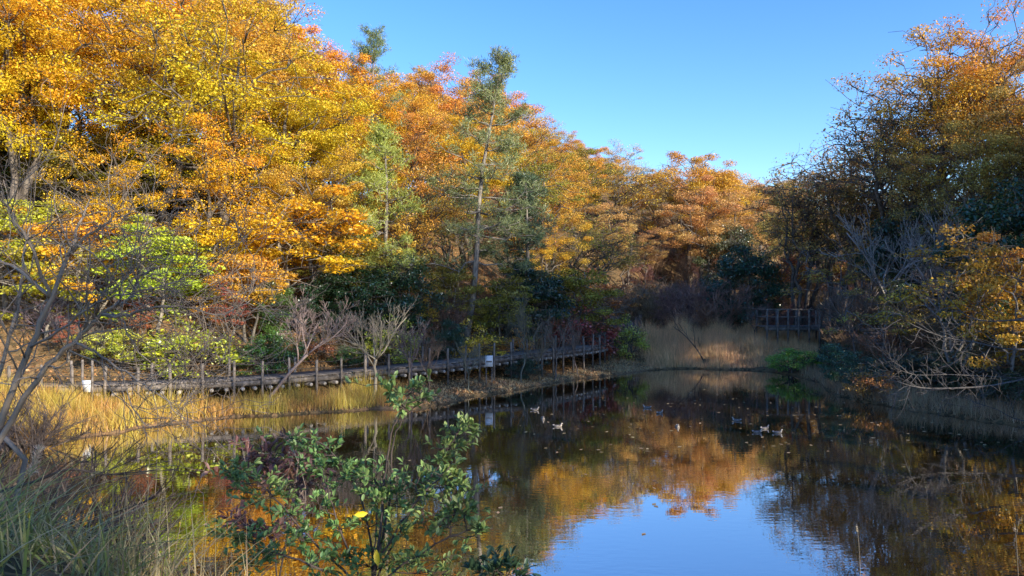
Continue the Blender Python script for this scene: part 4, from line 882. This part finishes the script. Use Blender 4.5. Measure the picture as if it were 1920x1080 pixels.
# ------------------------------------------------------------------ bare branches reaching in from the right
rng = np.random.default_rng(900)
T = T2 = Tubes(); bx, by = 18.9, 24.6; b0 = np.array([bx, by, gz(bx, by)])
T.add(smooth_line([b0 - [0, 0, .3], b0 + [-.1, 0, 1.2], b0 + [.1, -.1, 2.6], b0 + [-.2, 0, 4.2]], 4), np.linspace(.11, .04, 13), 8)
BR = [([(2040, 690, 24.6), (1920, 711, 24), (1850, 724, 23.6), (1775, 728, 23.4), (1720, 726, 23.2), (1672, 712, 23)], .04, .01), ([(2040, 650, 24.6), (1900, 655, 24.2), (1830, 642, 24), (1790, 636, 24), (1740, 622, 23.8), (1690, 598, 23.6)], .035, .008),
 ([(1820, 643, 24), (1803, 665, 23.9), (1802, 690, 23.8)], .016, .006), ([(2040, 610, 24.6), (1930, 600, 24.2), (1850, 602, 24), (1810, 590, 24), (1780, 560, 24)], .035, .008), ([(2030, 560, 24.6), (1950, 540, 24.3), (1900, 520, 24), (1860, 505, 24)], .03, .008),
 ([(1775, 702, 23.6), (1720, 703, 23.5), (1690, 695, 23.4), (1664, 685, 23.3)], .012, .005), ([(2010, 720, 24.4), (1900, 708, 24), (1775, 702, 23.6)], .02, .012), ([(2030, 800, 24.4), (1915, 788, 23.5), (1870, 768, 23.4), (1830, 756, 23.3)], .02, .006)]
for pts, r0, r1 in BR:
    L_ = smooth_line(pxl(pts), 4); n = len(L_); rr = np.linspace(r0, r1, n); T.add(L_, rr, 6)
    for j in range(3, n):
        for _ in range(2):
            b = L_[j] - L_[j - 1]; b /= np.linalg.norm(b); q = rng.normal(size=3); q -= (q @ b) * b; q /= np.linalg.norm(q)
            if rng.random() < .42: grow(T, T2, rng, L_[j], b * .7 + q * .7, 1.1 * (.5 + rng.random()), .010, 1, 3, (0, 3, 2), .12, .22, (.4, .9), .6, .005, first=1)
off = b0; root = empty("bare_tree", tuple(b0)); tag(root, "bare tree at the right edge with pale limbs reaching over the bank", "tree")
link("trunk", shifted(T, "trunk", M_twig), root, (.155, .14, .13))
# dead pale branch fallen into reeds
T = Tubes(); T2 = Tubes(); L_ = smooth_line(pxl([(1325, 690, 45.6), (1310, 660, 46), (1285, 630, 46.3), (1262, 612, 46.5)]), 4); T.add(L_, np.linspace(.05, .015, len(L_)), 5)
for j in range(3, len(L_) - 1, 2): grow(T, T, rng, L_[j], L_[j + 1] - L_[j] + [0, 0, .3], 1.2, .02, 2, 3, (0, 0, 4), .1, .2, (.4, .9), .6, .008, first=1)
off = L_[0]; root = empty("dead_tree", tuple(off)); tag(root, "thin dark dead tree leaning left in front of the reeds", "tree"); link("trunk", shifted(T, "trunk", M_twig), root, (.10, .08, .07))
# thin dry stalks standing in the near water
for i, (px, row, Y, lab) in enumerate([(1612, 1000, 7.7, "thin pale dry stalk at the bottom edge over the reflected sky"), (1908, 1000, 7.6, "short pale stalk with a seed head at the lower right edge")]):
    g = np.array([PX(px, Y) + .05, Y, gz(PX(px, Y), Y)]); off = g; T = Tubes(); T.add(smooth_line([g - [0, 0, .1], P(px, row + 50, Y), P(px - 6, row - 18, Y)], 4), np.linspace(.003, .0015, 9), 4); root = empty("dry_stalk", tuple(g)); tag(root, lab, "stalk")
    link("stalk", shifted(T, "stalk", M_twig), root, (.5, .42, .3)); F = Leaves(); F.cloud(rng, P(px - 6, row - 8, Y) - g, (.012, .012, .03), 30, .03, .008); link("seed_head", F.mesh("seed_head", M_grass), root, (.55, .45, .3))
